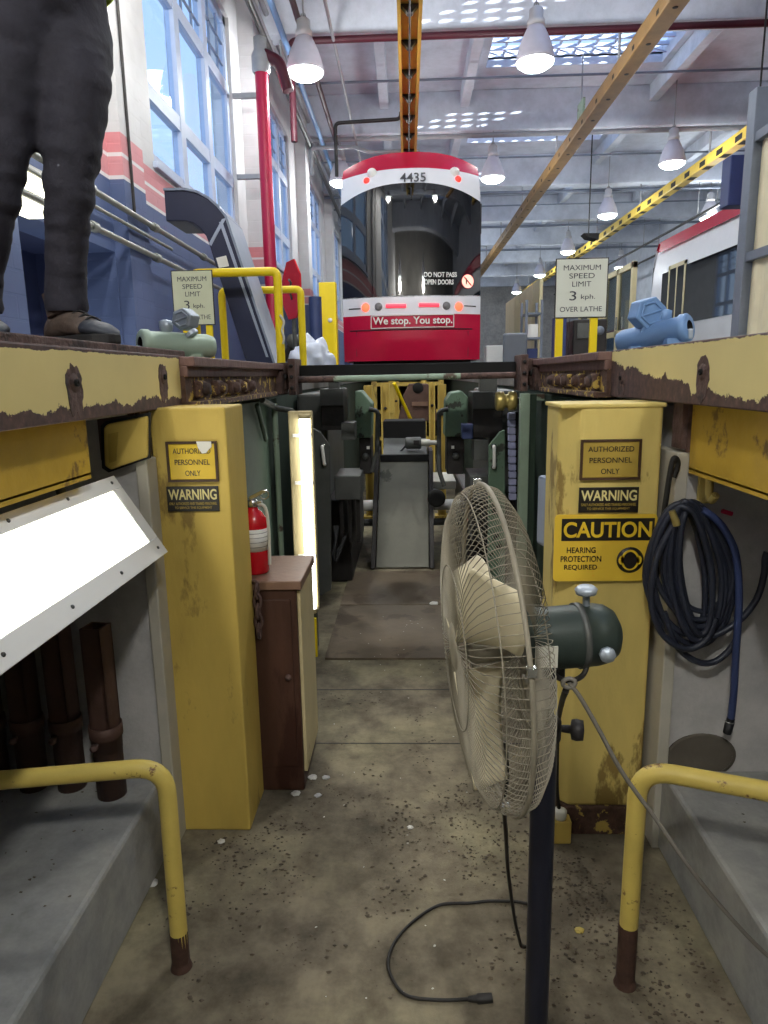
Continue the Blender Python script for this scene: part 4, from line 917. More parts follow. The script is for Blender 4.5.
# ================================================================== trams
def tram(label, y0, cx, length, flip, details, sides):
    """low-floor tram car; local frame: end face towards -Y at y = 0, z up from the rail"""
    HW = 1.235; ZB, ZT = .20, 3.80
    root = thing('tram', label, 'tram', (cx, y0, FZ))
    def fpnt(x, z, off=0):
        """rounded end face: bowed in plan, roof leaning back; local"""
        bow = .30*(abs(x)/HW)**2.4
        lean = .0 if z < 1.2 else .10*(z-1.2)/2
        if z > 3.0: lean += .45*((z-3.0)/.8)**2
        low = .06*max(0, (.55-z)/.35)
        return V((x*(1-.06*max(0, (z-2.5)/1.3)**2), bow+lean+low-off, z))
    def roofz(x): return ZT-.28*(abs(x)/HW)**2.6
    def loc(p): return V((cx, y0, FZ))+p
    nx = 30; us = [-1+2*i/nx for i in range(nx+1)]
    def patch(zl, zh, name, mat, off=0, x0=-HW, x1=HW, nz=14, parent=root, ends=None):
        xs = [x0+(x1-x0)*i/nx for i in range(nx+1)]
        mb = MB().grid(lambda x, t: loc(fpnt(x, zl(x)+(zh(x)-zl(x))*t, off)), xs, [i/nz for i in range(nz+1)])
        return mb.build(name, mat, parent, fix=False)
    A3 = lambda x: 3.45-.10*(abs(x)/HW)**2          # red roof / white band
    A2 = lambda x: 3.18-.28*(abs(x)/HW)**2.4        # white band / windscreen
    for sgn in (1, -1) if details != 'far' else (1,):
        pass
    # shell cross-section, swept back
    def prof():
        pts = [(-HW+.03, ZB), (-HW, .8), (-HW, 2.2), (-HW+.02, 2.75), (-HW+.05, 3.3)]
        xs = [-HW+.06+(2*HW-.12)*i/16 for i in range(17)]
        top = [(x, roofz(x)) for x in xs]
        return pts, top, [(-x, z) for x, z in reversed(pts)]
    l_, t_, r_ = prof()
    full = l_+t_+r_
    def ring(y, k=1):
        return [loc(V((x, fpnt(x, z).y*(1 if y == 0 else 0)+(y if y else .004), z))) for x, z in full]
    def sweep(sub, name, mat):
        mb = MB(); n = len(sub)
        ys = [None, 1.2, length-1.2, 'end']
        rows = []
        for y in ys:
            row = []
            for x, z in sub:
                f = fpnt(x, z)
                yy = f.y if y is None else length-f.y if y == 'end' else y
                row.append(loc(V((f.x, yy, z))))
            rows.append(row)
        vs = [p for rw in rows for p in rw]
        fs = [(i*n+j, i*n+j+1, (i+1)*n+j+1, (i+1)*n+j) for i in range(3) for j in range(n-1)]
        mb.add(vs, fs, True); return mb.build(name, mat, root, fix=False)
    sweep(l_, 'side_wall', 'tramwhite'); sweep(r_, 'side_wall', 'tramwhite')
    sweep([l_[-1]]+t_+[r_[0]], 'roof', 'red')
    # end face
    patch(lambda x: ZB, lambda x: .99, 'bumper', 'red')
    patch(lambda x: .99, lambda x: 1.31, 'lamp_band', 'tramwhite', 0)
    patch(lambda x: 1.295, A2, 'windscreen', 'tramglass', .0)
    patch(A2, A3, 'number_band', 'tramwhite', .002)
    patch(A3, lambda x: roofz(x)+.0, 'roof_front', 'red', .002)
    # far end cap
    for zl, zh, nm, mt_ in ((lambda x: ZB, lambda x: .99, 'bumper', 'red'), (lambda x: .99, lambda x: 1.31, 'lamp_band', 'tramwhite'), (lambda x: 1.295, A2, 'windscreen', 'tramglass'), (A2, A3, 'number_band', 'tramwhite'), (A3, lambda x: roofz(x), 'roof_front', 'red')):
        xs = [HW*u for u in us]
        MB().grid(lambda x, t: (lambda p: loc(V((p.x, length-p.y, p.z))))(fpnt(x, zl(x)+(zh(x)-zl(x))*t)), xs, [i/10 for i in range(11)]).build(nm, mt_, root, fix=False)
    MB().box(*[loc(V(q)) for q in ((-HW+.15, .5, .12), (HW-.15, length-.5, .35))]).build('underframe', 'dark', root)
    for yy in (1.6, 3.4, length-3.4, length-1.6):
        for s_ in (-.72, .72): MB().lathe([(0, -.06), (.30, -.06), (.33, -.03), (.33, .05), (0, .06)], loc(V((s_, yy, .33))), (1, 0, 0), 20).build('wheel', 'dark', root)
    # side glazing, door frames and skirt
    for s_ in sides:
        x = s_*(HW+.006)
        MB().box(loc(V((x-.004, 1.3, 1.15))), loc(V((x+.004, length-1.2, 2.62)))).build('side_window', 'tramglass', root)
        MB().box(loc(V((x-.004, 1.0, ZB))), loc(V((x+.004, length-1.0, .55)))).build('side_skirt', 'red', root)
        MB().box(loc(V((x-.006, .9, 3.24))), loc(V((x+.002, length-.9, 3.52)))).build('roof_stripe', 'red', root)
        for yy in (length-2.9, length*.45):
            d = MB(); 
            for a, b in ((0, .1), (1.1, 1.2)): d.box(loc(V((x-.015, yy+a, .35))), loc(V((x+.015, yy+b, 2.75))))
            d.box(loc(V((x-.015, yy, 2.65))), loc(V((x+.015, yy+1.2, 2.75)))); d.box(loc(V((x-.012, yy+.56, .35))), loc(V((x+.012, yy+.64, 2.7))))
            df = d.build('door_frame', 'cream', root)
            MB().box(loc(V((x-.008, yy+.1, .4))), loc(V((x+.009, yy+1.1, 2.65)))).build('door', 'tramglass', df)
        MB().box(loc(V((x-.003, .5, 2.4))), loc(V((x+.02, .56, 2.9)))).build('mirror_arm', 'dark', root)
    MB().box(*[loc(V(q)) for q in ((-.8, 3, 3.5), (.8, 6, 3.72))]).build('roof_unit', 'red', root, bevel=.05)
    if details == 'rear':
        P2 = lambda px, py: at(px, py, Y=y0)-V((cx, y0, FZ))
        def onface(px, py, off=.006): q = P2(px, py); return loc(fpnt(q.x, q.z, off))
        def disc(px, py, r, mat, name, off=.006, th=.02):
            MB().lathe([(0, th), (r*.8, th), (r, 0)], onface(px, py, off), (0, -1, 0), 24).build(name, mat, root)
        for px, py, r, mt_, nm in ((365.5, 307, .075, 'taillamp', 'tail_lamp'), (459, 306, .075, 'taillamp', 'tail_lamp'), (378.5, 306.5, .07, 'greylens', 'reversing_lamp'), (446.5, 305.5, .07, 'greylens', 'reversing_lamp'),
              (365, 177, .055, 'marker', 'marker_lamp'), (460, 175, .055, 'marker', 'marker_lamp')): disc(px, py, r, mt_, nm)
        for px, py in ((366, 177), (459, 175)): pass
        for px, py, nm in ((370, 168, 'roof_lamp'), (457, 166.5, 'roof_lamp')):
            q = onface(px, py, .02); MB().lathe([(0, .05), (.06, .04), (.085, 0)], q, (0, -1, .3), 16).build(nm, 'white', root)
        for a, b, y in ((386, 406, 306), (419, 439, 305)):
            p0, p1 = onface(a, y, .012), onface(b, y, .012); MB().tube([p0, p1], .032, 10).build('brake_bar', 'redbar', root)
        for a, b, y in ((348, 360, 308), (465, 477, 305)):
            p0, p1 = onface(a, y, .006), onface(b, y, .006); MB().tube([p0, p1], .010, 8).build('slot', 'dark', root)
        c = onface(413, 175.5, .012)
        text('4435', 'sign_ink', root, c-V((0, .03, 0)), .44, .145, .012, name='fleet_number', ex=.004)
        fr = MB(); q4 = ((371, 316), (454, 314), (454, 326.5), (371, 328.5))
        for (xa, ya), (xb, yb) in zip(q4, q4[1:]+q4[:1]): fr.tube([onface(xa+(xb-xa)*i/12, ya+(yb-ya)*i/12, .012) for i in range(13)], .009, 6)
        fr.build('slogan_frame', 'white', root)
        text('We stop. You stop.', 'white', root, onface(412.5, 321.5, .02), 1.40, .165, .018, name='slogan', ex=.004)
        for k, (t, px, py, w) in enumerate((('DO NOT PASS', 440.5, 274.5, .58), ('OPEN DOORS', 439, 282, .52))):
            text(t, 'white', root, onface(px, py, .05), w, .085, .03, name='notice', ex=.004, face=(.16, -1, 0))
        q = onface(468.5, 280, .02); pa = V((.42, -1, 0)).normalized(); pr_ = V((1, .42, 0)).normalized()
        MB().lathe([(.115, .006), (.125, .006), (.125, 0)], q, pa, 28).build('pass_sign_ring', 'red', root)
        MB().lathe([(0, .004), (.115, .004)], q, pa, 28).build('pass_sign', 'passglow', root)
        MB().tube([q+pa*.008+pr_*-.07+V((0, 0, .07)), q+pa*.008+pr_*.07+V((0, 0, -.07))], .010, 6).build('pass_sign_bar', 'red', root)
        MB().tube([q+pa*.008+pr_*-.03+V((0, 0, -.05)), q+pa*.008+pr_*-.03+V((0, 0, .05))], .010, 6).build('pass_sign_mark', 'dark', root)
        for a in (342.7, 481): pass
        # bumper seams and the wiper
        s_ = MB()
        for px in (356, 469): q0, q1 = onface(px, 330, .004), onface(px, 356, .004); s_.tube([q0, q1], .006, 6)
        s_.tube([onface(349+6.2*k, 330.5-.12*k, .004) for k in range(21)], .012, 6)
        s_.build('bumper_seam', 'darkred', root)
        MB().tube([onface(411, 186, .03), onface(411.5, 198, .03)], .012, 6).build('wiper', 'dark', root)
        q = MB()
        for x in [-.85, .85]: q.box(loc(V((x-.02, .9, 1.6))), loc(V((x+.02, 1.0, 2.9))))
        q.build('cab_pillar', 'dark', root)
    return root
tram('red and white tram numbered 4435 standing over the pit', 12.6, .085, 16, False, 'rear', (-1, 1))
tram('red and white tram behind the grey framed panel on the right', 3.5, 8.48, 18.4, True, 'plain', (-1,))

# ================================================================== overhead lines
def rail_over(name, label, cx, z, y0, y1, w, mat, kind):
    r = thing(name, label, 'overhead rail', (cx, y0, z))
    if kind == 'ladder':
        for s_ in (-1, 1): MB().box((cx+s_*w/2-.03, y0, z), (cx+s_*w/2+.03, y1, z+.22)).build('flange', mat, r)
        MB().box((cx-w/2, y0, z+.14), (cx+w/2, y1, z+.16)).build('cover', 'railcover', r)
        k = 0; y = y0+.6
        while y < y1:
            MB().prism([(cx-w*.42, y, z+.13), (cx+w*.42, y, z+.13), (cx+w*.1, y, z+.0), (cx-w*.1, y, z+.0)], (0, .14, 0)).build('bracket', 'dark', r); y += 1.25
        MB().cyl((cx, y0, z-.06), (cx, y1, z-.06), .015, 8).build('contact_wire', 'dark', r)
    else:
        MB().box((cx-w/2, y0, z), (cx+w/2, y1, z+.3)).build('beam', mat, r, bevel=.02)
        y = y0+.5; st = 1.3
        while y < y1:
            if kind == 'holes':
                MB().lathe([(0, .004), (.045, .004), (.05, 0)], (cx, y, z), (0, 0, -1), 10).build('hole', 'void', r)
                MB().box((cx-w/2-.004, y+.3, z+.06), (cx-w/2+.004, y+.42, z+.14)).build('slot', 'void', r)
            else:
                MB().box((cx-w*.35, y, z-.004), (cx+w*.35, y+.35, z+.004)).build('slot', 'void', r)
                MB().box((cx-w/2-.004, y, z+.05), (cx-w/2+.004, y+.4, z+.2)).build('slot', 'void', r)
            y += st if kind == 'holes' else 1.15
    for yb in BY:
        if y0 < yb < y1: MB().cyl((cx, yb, z+.16), (cx, yb, 8.55), .03, 8).build('hanger', 'pipegrey', r)
    return r
rail_over('overhead_rail', 'yellow overhead ladder rail with dark brackets above the 4435 tram', .10, 7.4, 6, 50, .36, 'beamyellow', 'ladder')
rail_over('overhead_rail', 'brown-orange overhead beam crossing the skylight', 4.5, 7.4, 6, 56, .34, 'orange', 'holes')
rail_over('overhead_rail', 'yellow overhead beam with dark slots above the right tram', 9.0, 7.4, 8, 56, .30, 'beamyellow', 'slots')

# ================================================================== high bay lamps
def lamp(loc_, label):
    r = thing('high_bay_lamp', label, 'lamp', loc_, 'high bay lamps hung from the roof')
    o = V(loc_)
    MB().lathe([(.10, .62), (.15, .60), (.20, .50), (.27, .36), (.325, .20), (.355, .06), (.36, .0), (.345, .0), (.31, .18), (.25, .33), (.12, .42)], o, (0, 0, 1), 28).build('reflector', 'reflector', r)
    MB().lathe([(0, .92), (.08, .92), (.13, .88), (.13, .72), (.16, .70), (.16, .60), (.0, .60)], o, (0, 0, 1), 20).build('ballast', 'lampbody', r)
    MB().lathe([(.345, .01), (.33, -.04), (.24, -.10), (.12, -.13), (0, -.14)], o, (0, 0, 1), 24).build('lens', 'bulb', r)
    zt_ = 8.5 if any(abs(o.y-b) < .25 for b in BY) else ZR
    MB().cyl(o+V((0, 0, .92)), V((o.x, o.y, zt_)), .016, 8).build('rod', 'pipegrey', r)
    MB().tube([o+V((.04*math.cos(t), 0, 0.96+.05*math.sin(t))) for t in [2*PI*k/10 for k in range(10)]], .012, 6, True).build('hook', 'pipegrey', r)
    return r
LZ = 7.2
WARM = (.94, .99, 1.0)
def pt(loc_, e): light('lamp_light', (loc_[0], loc_[1], loc_[2]-.34), e*.68, WARM if loc_[1] > 10 else (1, .975, .92), .25)
LAMPS = [
 (-1.89, 14.5, 'large glowing high bay lamp above the red standpipe'), (-1.93, 22.2, 'high bay lamp just above the left edge of the tram roof'),
 (2.45, 14.4, 'large glowing high bay lamp under the first skylight'), (2.6, 22.2, 'high bay lamp just above the right edge of the tram roof'),
 (7.5, 21.2, 'glowing high bay lamp right of the brown-orange beam, nearest of its row'), (7.5, 27.6, 'second lamp in the row right of the brown-orange beam'), (7.8, 35.4, 'third lamp in the row right of the brown-orange beam'), (7.95, 43.4, 'fourth lamp in the row right of the brown-orange beam'),
 (11.65, 28.6, 'high bay lamp above the roof of the right tram'), (12.0, 41.0, 'small far lamp between the speed sign and the right tram'),
 (2.6, 36.5, 'far lamp low beside the right side of the 4435 tram'), (2.6, 45, 'farthest lamp beside the right side of the 4435 tram'), (7.9, 52, 'farthest lamp of the row right of the brown-orange beam'),
]
for x, y, lab in LAMPS: lamp((x, y, LZ), lab)
for x, y, e in ((-1.89, 14.5, 420), (2.45, 14.4, 420), (7.5, 21.2, 420), (2.6, 22.2, 420), (-1.93, 22.2, 300), (7.5, 27.6, 420), (7.8, 35.4, 420), (2.6, 36.5, 420), (11.65, 28, 420), (7.95, 43.4, 420), (7.9, 52, 420)): pt((x, y, LZ), e)
for x, y, lab in ((-1.9, 6.6, 'added unseen high bay lamp over the boots of the person, above the picture'), (2.45, 6.6, 'added unseen high bay lamp over the right pillar, above the picture'), (-1.9, -4.4, 'added unseen high bay lamp behind the camera on the left'), (2.45, -4.4, 'added unseen high bay lamp behind the camera on the right')):
    lamp((x, y, LZ), lab); pt((x, y, LZ), 760 if y > 0 else 1200)  # unseen lamps added to brighten the pit; rear pair stronger, for the right wall

# ================================================================== pipes under the roof and on the left wall
def pipe(label, pts, r_, mat, cat='pipe', name='pipe', n=10, fil=.12):
    a_, b_ = V(pts[0]), V(pts[-1])
    p = fillet(pts, fil, 5) if len(pts) > 2 else pts
    o = MB().tube(p, r_, n).build(name, mat)
    if abs(a_.y-b_.y) > 10 and a_.z > 6:
        for yb in BY:
            if a_.y < yb < b_.y:
                zz = a_.z+(b_.z-a_.z)*(yb-a_.y)/(b_.y-a_.y)
                MB().cyl((a_.x, yb, zz), (a_.x, yb, 8.5 if zz < 8.5 else ZR), .015, 6).build('hanger', 'pipegrey', o)
    return tag(o, label, cat)
pipe('dark red sprinkler pipe running across under the first roof beam', [(-2.35, 15.85, 6.4), (-2.35, 15.85, 8.32), (9.9, 15.85, 8.36)], .07, 'darkred')
pipe('dark red roof pipe running lengthwise beside the blue one', [(-2.03, 8, 8.25), (-2.03, 44, 8.25)], .06, 'darkred')
pipe('light blue pipe running lengthwise under the roof', [(-2.38, 8, 8.1), (-2.38, 44, 8.1)], .06, 'pipeblue')
pipe('thin white conduit running lengthwise left of the yellow ladder rail', [(-1.45, 8, 8.3), (-1.45, 26, 8.3)], .035, 'pipegrey', 'conduit', 'conduit')
pipe('dark pipe running lengthwise along the top of the window wall', [(-2.62, 8, 7.75), (-2.62, 44, 7.75)], .06, 'dark')
pipe('grey pipe running along the wall above the windows', [(-2.80, 6, 8.3), (-2.80, 44, 8.3)], .07, 'pipegrey')
pipe('second grey pipe above the windows, nearer the roof', [(-2.85, 6, 8.9), (-2.85, 44, 8.9)], .06, 'pipegrey')
pipe('black pipe with a bent arm hanging left of the yellow ladder rail', [(-1.75, 18.9, 6.5), (-1.75, 18.9, 7.75), (-.1, 18.9, 7.8), (-.1, 18.9, 7.95)], .045, 'dark')
pipe('white pipe looping below the second roof beam', [(-2.6, 20.6, 7.0), (-2.6, 20.6, 7.7), (-1.4, 20.6, 7.7), (-1.0, 20.6, 7.55), (.4, 20.6, 7.55)], .05, 'pipegrey')
pipe('long grey pipe crossing under the second roof beam', [(-3.1, 21.9, 8.3), (13.5, 21.9, 8.3)], .07, 'pipegrey')
for k, (y, z, c_) in enumerate(((19.5, 8.9, 'thin grey conduit crossing between first and second roof beams'), (25.5, 8.7, 'thin grey conduit crossing behind the second roof beam'), (28.1, 8.2, 'grey pipe crossing under the third roof beam'), (31.5, 8.5, 'thin grey conduit crossing behind the third roof beam'), (34.3, 8.2, 'grey pipe crossing under the fourth roof beam'), (40.5, 8.2, 'grey pipe crossing under the fifth roof beam'))):
    pipe(c_, [(-3.1, y, z), (13.9, y, z)], .03 if 'thin' in c_ else .06, 'steelblue')
pipe('dark cable tray pipe running lengthwise above the right tram', [(11.2, 12, 7.3), (11.2, 55, 7.3)], .05, 'dark')
pipe('second dark pipe running lengthwise above the right tram', [(11.9, 12, 6.9), (11.9, 55, 6.9)], .05, 'dark')
# the red standpipe
r = thing('standpipe', 'tall red standpipe rising in front of the window wall', 'pipe', (-2.64, 14, FZ))
MB().cyl((-2.64, 14, FZ), (-2.64, 14, 7.1), .12, 20).build('pipe', 'pipered', r)
MB().lathe([(.14, 7.0), (.17, 7.05), (.17, 7.3), (.12, 7.4), (.12, 7.6), (0, 7.6)], (-2.64, 14, 0), (0, 0, 1), 18).build('valve', 'pipegrey', r)
MB().tube(fillet([(-2.64, 14, 7.35), (-2.3, 14, 7.2), (-2.15, 14, 6.7)], .15), .11, 14).build('elbow', 'darkred', r)
for z in (3.2, 5.2, 6.6): MB().box((-3.19, 13.95, z), (-2.55, 14.05, z+.08)).build('bracket', 'pipegrey', r)
# conduits and lamp on the blue wall
for k, (px, py, lab) in enumerate(((140, 221, 'upper grey conduit on the blue wall behind the person'), (140, 252, 'lower grey conduit on the blue wall behind the person'))):
    z = at(px, py, X=-2.98).z
    r = thing('conduit', lab, 'conduit', (-2.98, 4, z))
    MB().cyl((-2.98, 4, z+.06), (-2.98, 11.6, z), .032, 10).build('tube', 'conduit', r)
    if k == 0: MB().cyl((-2.99, 4, z-.08), (-2.99, 9.2, z-.12), .02, 10).build('tube', 'conduit', r)
    for y in (6.9, 8.6, 10.6): MB().lathe([(.04, -.06), (.05, -.05), (.05, .05), (.04, .06)], (-2.98, y, z+.06*(11.6-y)/7.6), (0, 1, 0), 12).build('coupling', 'conduit', r)
pipe('thin dark downpipe on the white pilaster behind the person', [(WX+.19, 8.07, 3.3), (WX+.19, 8.07, 9.5)], .017, 'dark')
c = at(27, 191, X=-3.05)
r = thing('wall_lamp', 'bright lit wall lamp seen between the legs of the person', 'wall lamp', c)
MB().box((-3.2, c.y-.24, c.z+.14), (-2.98, c.y+.24, c.z+.19)).build('housing', 'white', r, bevel=.01)
MB().box((-3.19, c.y-.22, c.z-.17), (-3.0, c.y+.22, c.z+.14)).build('diffuser', 'wallglow', r, bevel=.03)

# ================================================================== left of the pit, on the hall floor
YE = 4.8
# chip conveyor
def cpt(p, Y=YE): return at(p[0], p[1], Y=Y)
r = thing('chip_conveyor', 'navy blue goose-neck chip conveyor behind the left speed sign', 'conveyor', (-1.0, YE, FZ))
outer = [(164, 191), (184, 190.5), (197, 193), (208, 199), (217, 207), (225, 217)]; inner = [(209, 244), (206, 236), (200, 228), (194, 223.5), (186, 221), (166, 221)]
lowo = at(275, 362, Y=YE); lowi = at(248, 362, Y=YE)
poly = [cpt(p) for p in outer]+[V((lowo.x, YE, FZ)), V((lowi.x, YE, FZ))]+[cpt(p) for p in inner]
D = V((0, .42, 0))
MB().prism(poly, D).build('casing', 'navy', r, bevel=.006)
top = [cpt(p) for p in outer]+[V((lowo.x, YE, FZ))]
tp = MB()
for a, b in zip(top, top[1:]):
    d = (b-a).normalized(); nrm = V((-d.z, 0, d.x)); nrm = nrm if nrm.z > 0 else -nrm
    tp.prism([a+V((0, -.012, 0)), b+V((0, -.012, 0)), b+V((0, -.012, 0))+nrm*.015, a+V((0, -.012, 0))+nrm*.015], V((0, .444, 0)))
tp.build('cover', 'bluegrey', r)
md = [cpt(p, YE-.004) for p in ((214, 222), (219, 222))]
a0, a1 = cpt((219, 222), YE-.006), at(266, 357, Y=YE-.006)
MB().prism([a0, a0+V((.022, 0, 0)), a1+V((.016, 0, 0)), a1], (0, .005, 0)).build('trim', 'trim', r)
MB().prism([cpt(p, YE-.006) for p in ((209, 243), (222, 219), (226, 218), (211, 246))], (0, .005, 0)).build('joint', 'trim', r)
MB().prism([cpt(p, YE-.008) for p in ((216, 258), (226, 255.5), (229, 266), (219, 268))], (0, .004, 0)).build('label', 'white', r)
# barriers
def barrier(label, xs, y, z, sign=None):
    r = thing('barrier', label, 'barrier', ((xs[0]+xs[1])/2, y, FZ))
    MB().tube(fillet([(xs[0], y, FZ), (xs[0], y, z), (xs[1], y, z), (xs[1], y, FZ)], .04, 4), .028, 12).build('rail', 'barrier', r)
    for x in xs: MB().box((x-.06, y-.06, FZ), (x+.06, y+.06, FZ+.015)).build('base_plate', 'greypanel', r)
    return r
barrier('yellow tube barrier in front of the navy conveyor', (at(193, 280, Y=4.6).x, at(277.5, 280, Y=4.6).x), 4.6, at(250, 272, Y=4.6).z)
barrier('yellow tube barrier behind the navy conveyor', (at(222, 300, Y=5.5).x, at(301, 300, Y=5.5).x), 5.5, at(290, 289.5, Y=5.5).z)
for nm in ('hook_chain',):
    r = MB().tube(smooth_path([at(x, y, Y=4.56) for x, y in ((280, 315), (284, 322), (282, 330), (284, 338), (283, 344))], 4), .008, 6).build('chain', 'offwhite'); tag(r, 'short pale chain hanging from the yellow barrier', 'chain')
def speed_sign(label, px, Y, mat, posts):
    x0, x1, z0, z1 = rect(px, Y); w, h = x1-x0, z1-z0; cx = (x0+x1)/2
    r = thing('speed_sign', label, 'sign', (cx, Y, FZ))
    MB().box((x0, Y, z0), (x1, Y+.006, z1)).build('border', 'dark', r, bevel=.002)
    t = .006; MB().box((x0+t, Y-.002, z0+t), (x1-t, Y+.002, z1-t)).build('board', mat, r)
    for s_, q, ww, hh in (('MAXIMUM', .16, .70, .085), ('SPEED', .295, .48, .085), ('LIMIT', .43, .36, .085), ('OVER LATHE', .85, .80, .085)): text(s_, 'sign_ink', r, (cx, Y-.0025, z1-h*q), w*ww, h*hh, 0)
    text('3', 'sign_ink', r, (cx-w*.16, Y-.0025, z1-h*.625), w*.13, h*.155, 0); text('kph.', 'sign_ink', r, (cx+w*.13, Y-.0025, z1-h*.655), w*.27, h*.10, .0)
    for x in posts: MB().box((x-.02, Y+.006, FZ), (x+.02, Y+.026, z1-.03)).build('post', 'barrier', r)
speed_sign('pale MAXIMUM SPEED LIMIT sign in front of the navy conveyor', (170.5, 270.5, 215.5, 325), 4.45, 'sign_pale', (at(186, 330, Y=4.45).x, at(209, 330, Y=4.45).x))
speed_sign('white MAXIMUM SPEED LIMIT sign on two yellow posts on the right', (556, 258.5, 606.5, 317.5), 4.0, 'sign_white', (at(559.5, 330, Y=4.0).x, at(594, 330, Y=4.0).x))
# sign text colours are those of the two boards; the left board is a little greener
# red octagon
c = at(291, 290, Y=6.4)
r = thing('stop_sign', 'red octagonal sign beside the red standpipe', 'sign', (c.x, 6.4, FZ))
rot = Matrix.Rotation(R(-62), 3, 'Z')
oc = [V((.27*math.cos(PI/8+k*PI/4), 0, .27*math.sin(PI/8+k*PI/4))) for k in range(8)]
MB().prism([c+rot@p for p in oc], rot@V((0, .012, 0))).build('board', 'extred', r)
MB().tube([c+rot@V(p) for p in ((-.03, -.004, .09), (.03, -.004, .06), (-.02, -.004, .0), (.03, -.004, -.08))], .012, 6).build('mark', 'dark', r)
MB().cyl(V((c.x+.01, 6.43, FZ)), V((c.x+.01, 6.43, c.z+.1)), .02, 8).build('post', 'greypanel', r)
# electric motors beside the pit
def motor(label, Y, sx, barrel, rad, box, mat, boxmat, bs=1):
    a, b = at(*barrel[0], Y=Y-.10), at(*barrel[1], Y=Y+.09)
    r = thing('electric_motor', label, 'electric motor', ((a.x+b.x)/2, Y, FZ))
    ax = (b-a).normalized(); L_ = (b-a).length
    MB().lathe([(rad*.55, -.0), (rad*.95, 0), (rad*1.12, .008), (rad*1.12, .03), (rad, .036), (rad, L_*.62), (rad*.96, L_*.63), (rad*.96, L_*.9), (rad*.8, L_*.98), (rad*.4, L_), (0, L_)], a, ax, 28).build('body', mat, r)
    MB().lathe([(0, .02), (rad*.55, .02), (rad*.55, 0)], a, ax, 20).build('shaft_hole', 'void', r)
    MB().box(a+V((-.012, -.02, -rad*.9)), a+V((.006, .02, -rad*.15))).build('coupling', 'boxgrey', r, bevel=.004)
    c = at(*box, Y=Y-.03); q = MB(); hx = []
    for k in range(6):
        t = 2*PI*k/6+.3; hx.append(c+V((.075*bs*math.cos(t), 0, .066*bs*math.sin(t))))
    rz = Matrix.Rotation(R(sx*-18), 3, 'Z')
    hx = [c+rz@(p-c) for p in hx]
    q.prism(hx, rz@V((0, .06, 0))).build('terminal_box', boxmat, r, bevel=.006)
    q = MB(); inn = [c+(p-c)*.66+rz@V((0, -.001, 0)) for p in hx]
    for i in range(6): q.tube([inn[i], inn[(i+1) % 6]], .004, 6)
    q.tube([inn[0], inn[3]], .004, 6)
    q.build('box_ribs', boxmat, r)
    MB().cyl(c+V((-sx*-.02, .03, -.05)), V((c.x+sx*.03, Y, a.z*.5+b.z*.5+rad*.7)), .03, 12).build('neck', boxmat, r)
    MB().lathe([(.02, 0), (.026, .02), (.026, .045), (.014, .05), (0, .05)], V(((a.x+c.x)/2+.0, Y, (a.z+b.z)/2+rad*.95)), (0, 0, 1), 12).build('gland', boxmat, r)
    for t in (.25, .75): MB().box(a+ax*L_*t+V((-.03, -.05, -rad-.03)), a+ax*L_*t+V((.03, .05, -rad+.02))).build('foot', mat, r)
    pz_ = (a.z+b.z)/2-rad-.03
    if pz_ > FZ+.004: MB().box((min(a.x, b.x)+.02, Y-.06, FZ), (max(a.x, b.x)-.02, Y+.06, pz_)).build('plinth', 'greypanel', r)
motor('pale green electric motor below the left speed sign', 2.75, 1, ((140, 344), (214, 347)), .050, (181, 319), 'motorgreen', 'boxgrey', .66)
motor('blue electric motor on the floor edge at the right', 2.75, -1, ((690, 327), (618, 343)), .047, (652, 313), 'motorblue', 'motorblue', .95)
# odds and ends left of the tram
a = at(327, 282, Y=11)
r = thing('steel_column', 'short yellow steel column left of the tram', 'column', (a.x, 11, FZ))
MB().box((a.x-.13, 11, FZ), (a.x+.13, 11.2, a.z)).build('shaft', 'barrier', r, bevel=.01)
MB().box((a.x-.17, 10.97, FZ), (a.x+.17, 11.23, FZ+.04)).build('base_plate', 'barrier', r)
MB().lathe([(0, .01), (.035, .01), (.035, 0)], (a.x+.03, 11, 2.35), (0, -1, 0), 12).build('tag_disc', 'white', r)
x = at(316, 330, Y=10).x
pipe('blue vertical pipe beside the short yellow column', [(x, 10, FZ), (x, 10, at(316, 297, Y=10).z)], .09, 'hoseblue')
x = at(309, 250, Y=17).x
pipe('pale vertical pipe on the window wall beyond the standpipe', [(-3.05, 15.85, FZ), (-3.05, 15.85, 8.0)], .10, 'pipegrey')
bm = bmesh.new(); bmesh.ops.create_icosphere(bm, subdivisions=4, radius=1)
for v in bm.verts:
    p = v.co.copy(); k = 1+.25*noise.noise(p*2.1)+.1*noise.noise(p*6); v.co = V((p.x*.2*k, p.y*.25*k, max(-.02, p.z*.26*k)))
me = bpy.data.meshes.new('plastic_bundle'); bm.to_mesh(me); bm.free(); me.materials.append(MT['sheet'])
for q in me.polygons: q.use_smooth = True
o_ = bpy.data.objects.new('plastic_bundle', me); COL.objects.link(o_); c = at(311, 360, Y=6.2); o_.location = (c.x, 6.2, FZ+.02); tag(o_, 'crumpled pale plastic bundle behind the yellow barriers', 'plastic')
r = thing('hose_reel', 'dark machine arm behind the crumpled plastic bundle', 'machine', at(300, 355, Y=7.2))
c = at(305, 348, Y=7.2)
MB().tube(smooth_path([V((c.x-.3, 7.2, FZ)), at(288, 352, Y=7.2), at(294, 340, Y=7.2), at(308, 340, Y=7.2), V((c.x+.22, 7.2, FZ))], 6), .035, 10).build('arm', 'dark', r)
MB().lathe([(0, -.05), (.07, -.05), (.07, .05), (0, .05)], at(294, 341, Y=7.2), (0, 1, 0), 16).build('joint', 'greypanel', r)

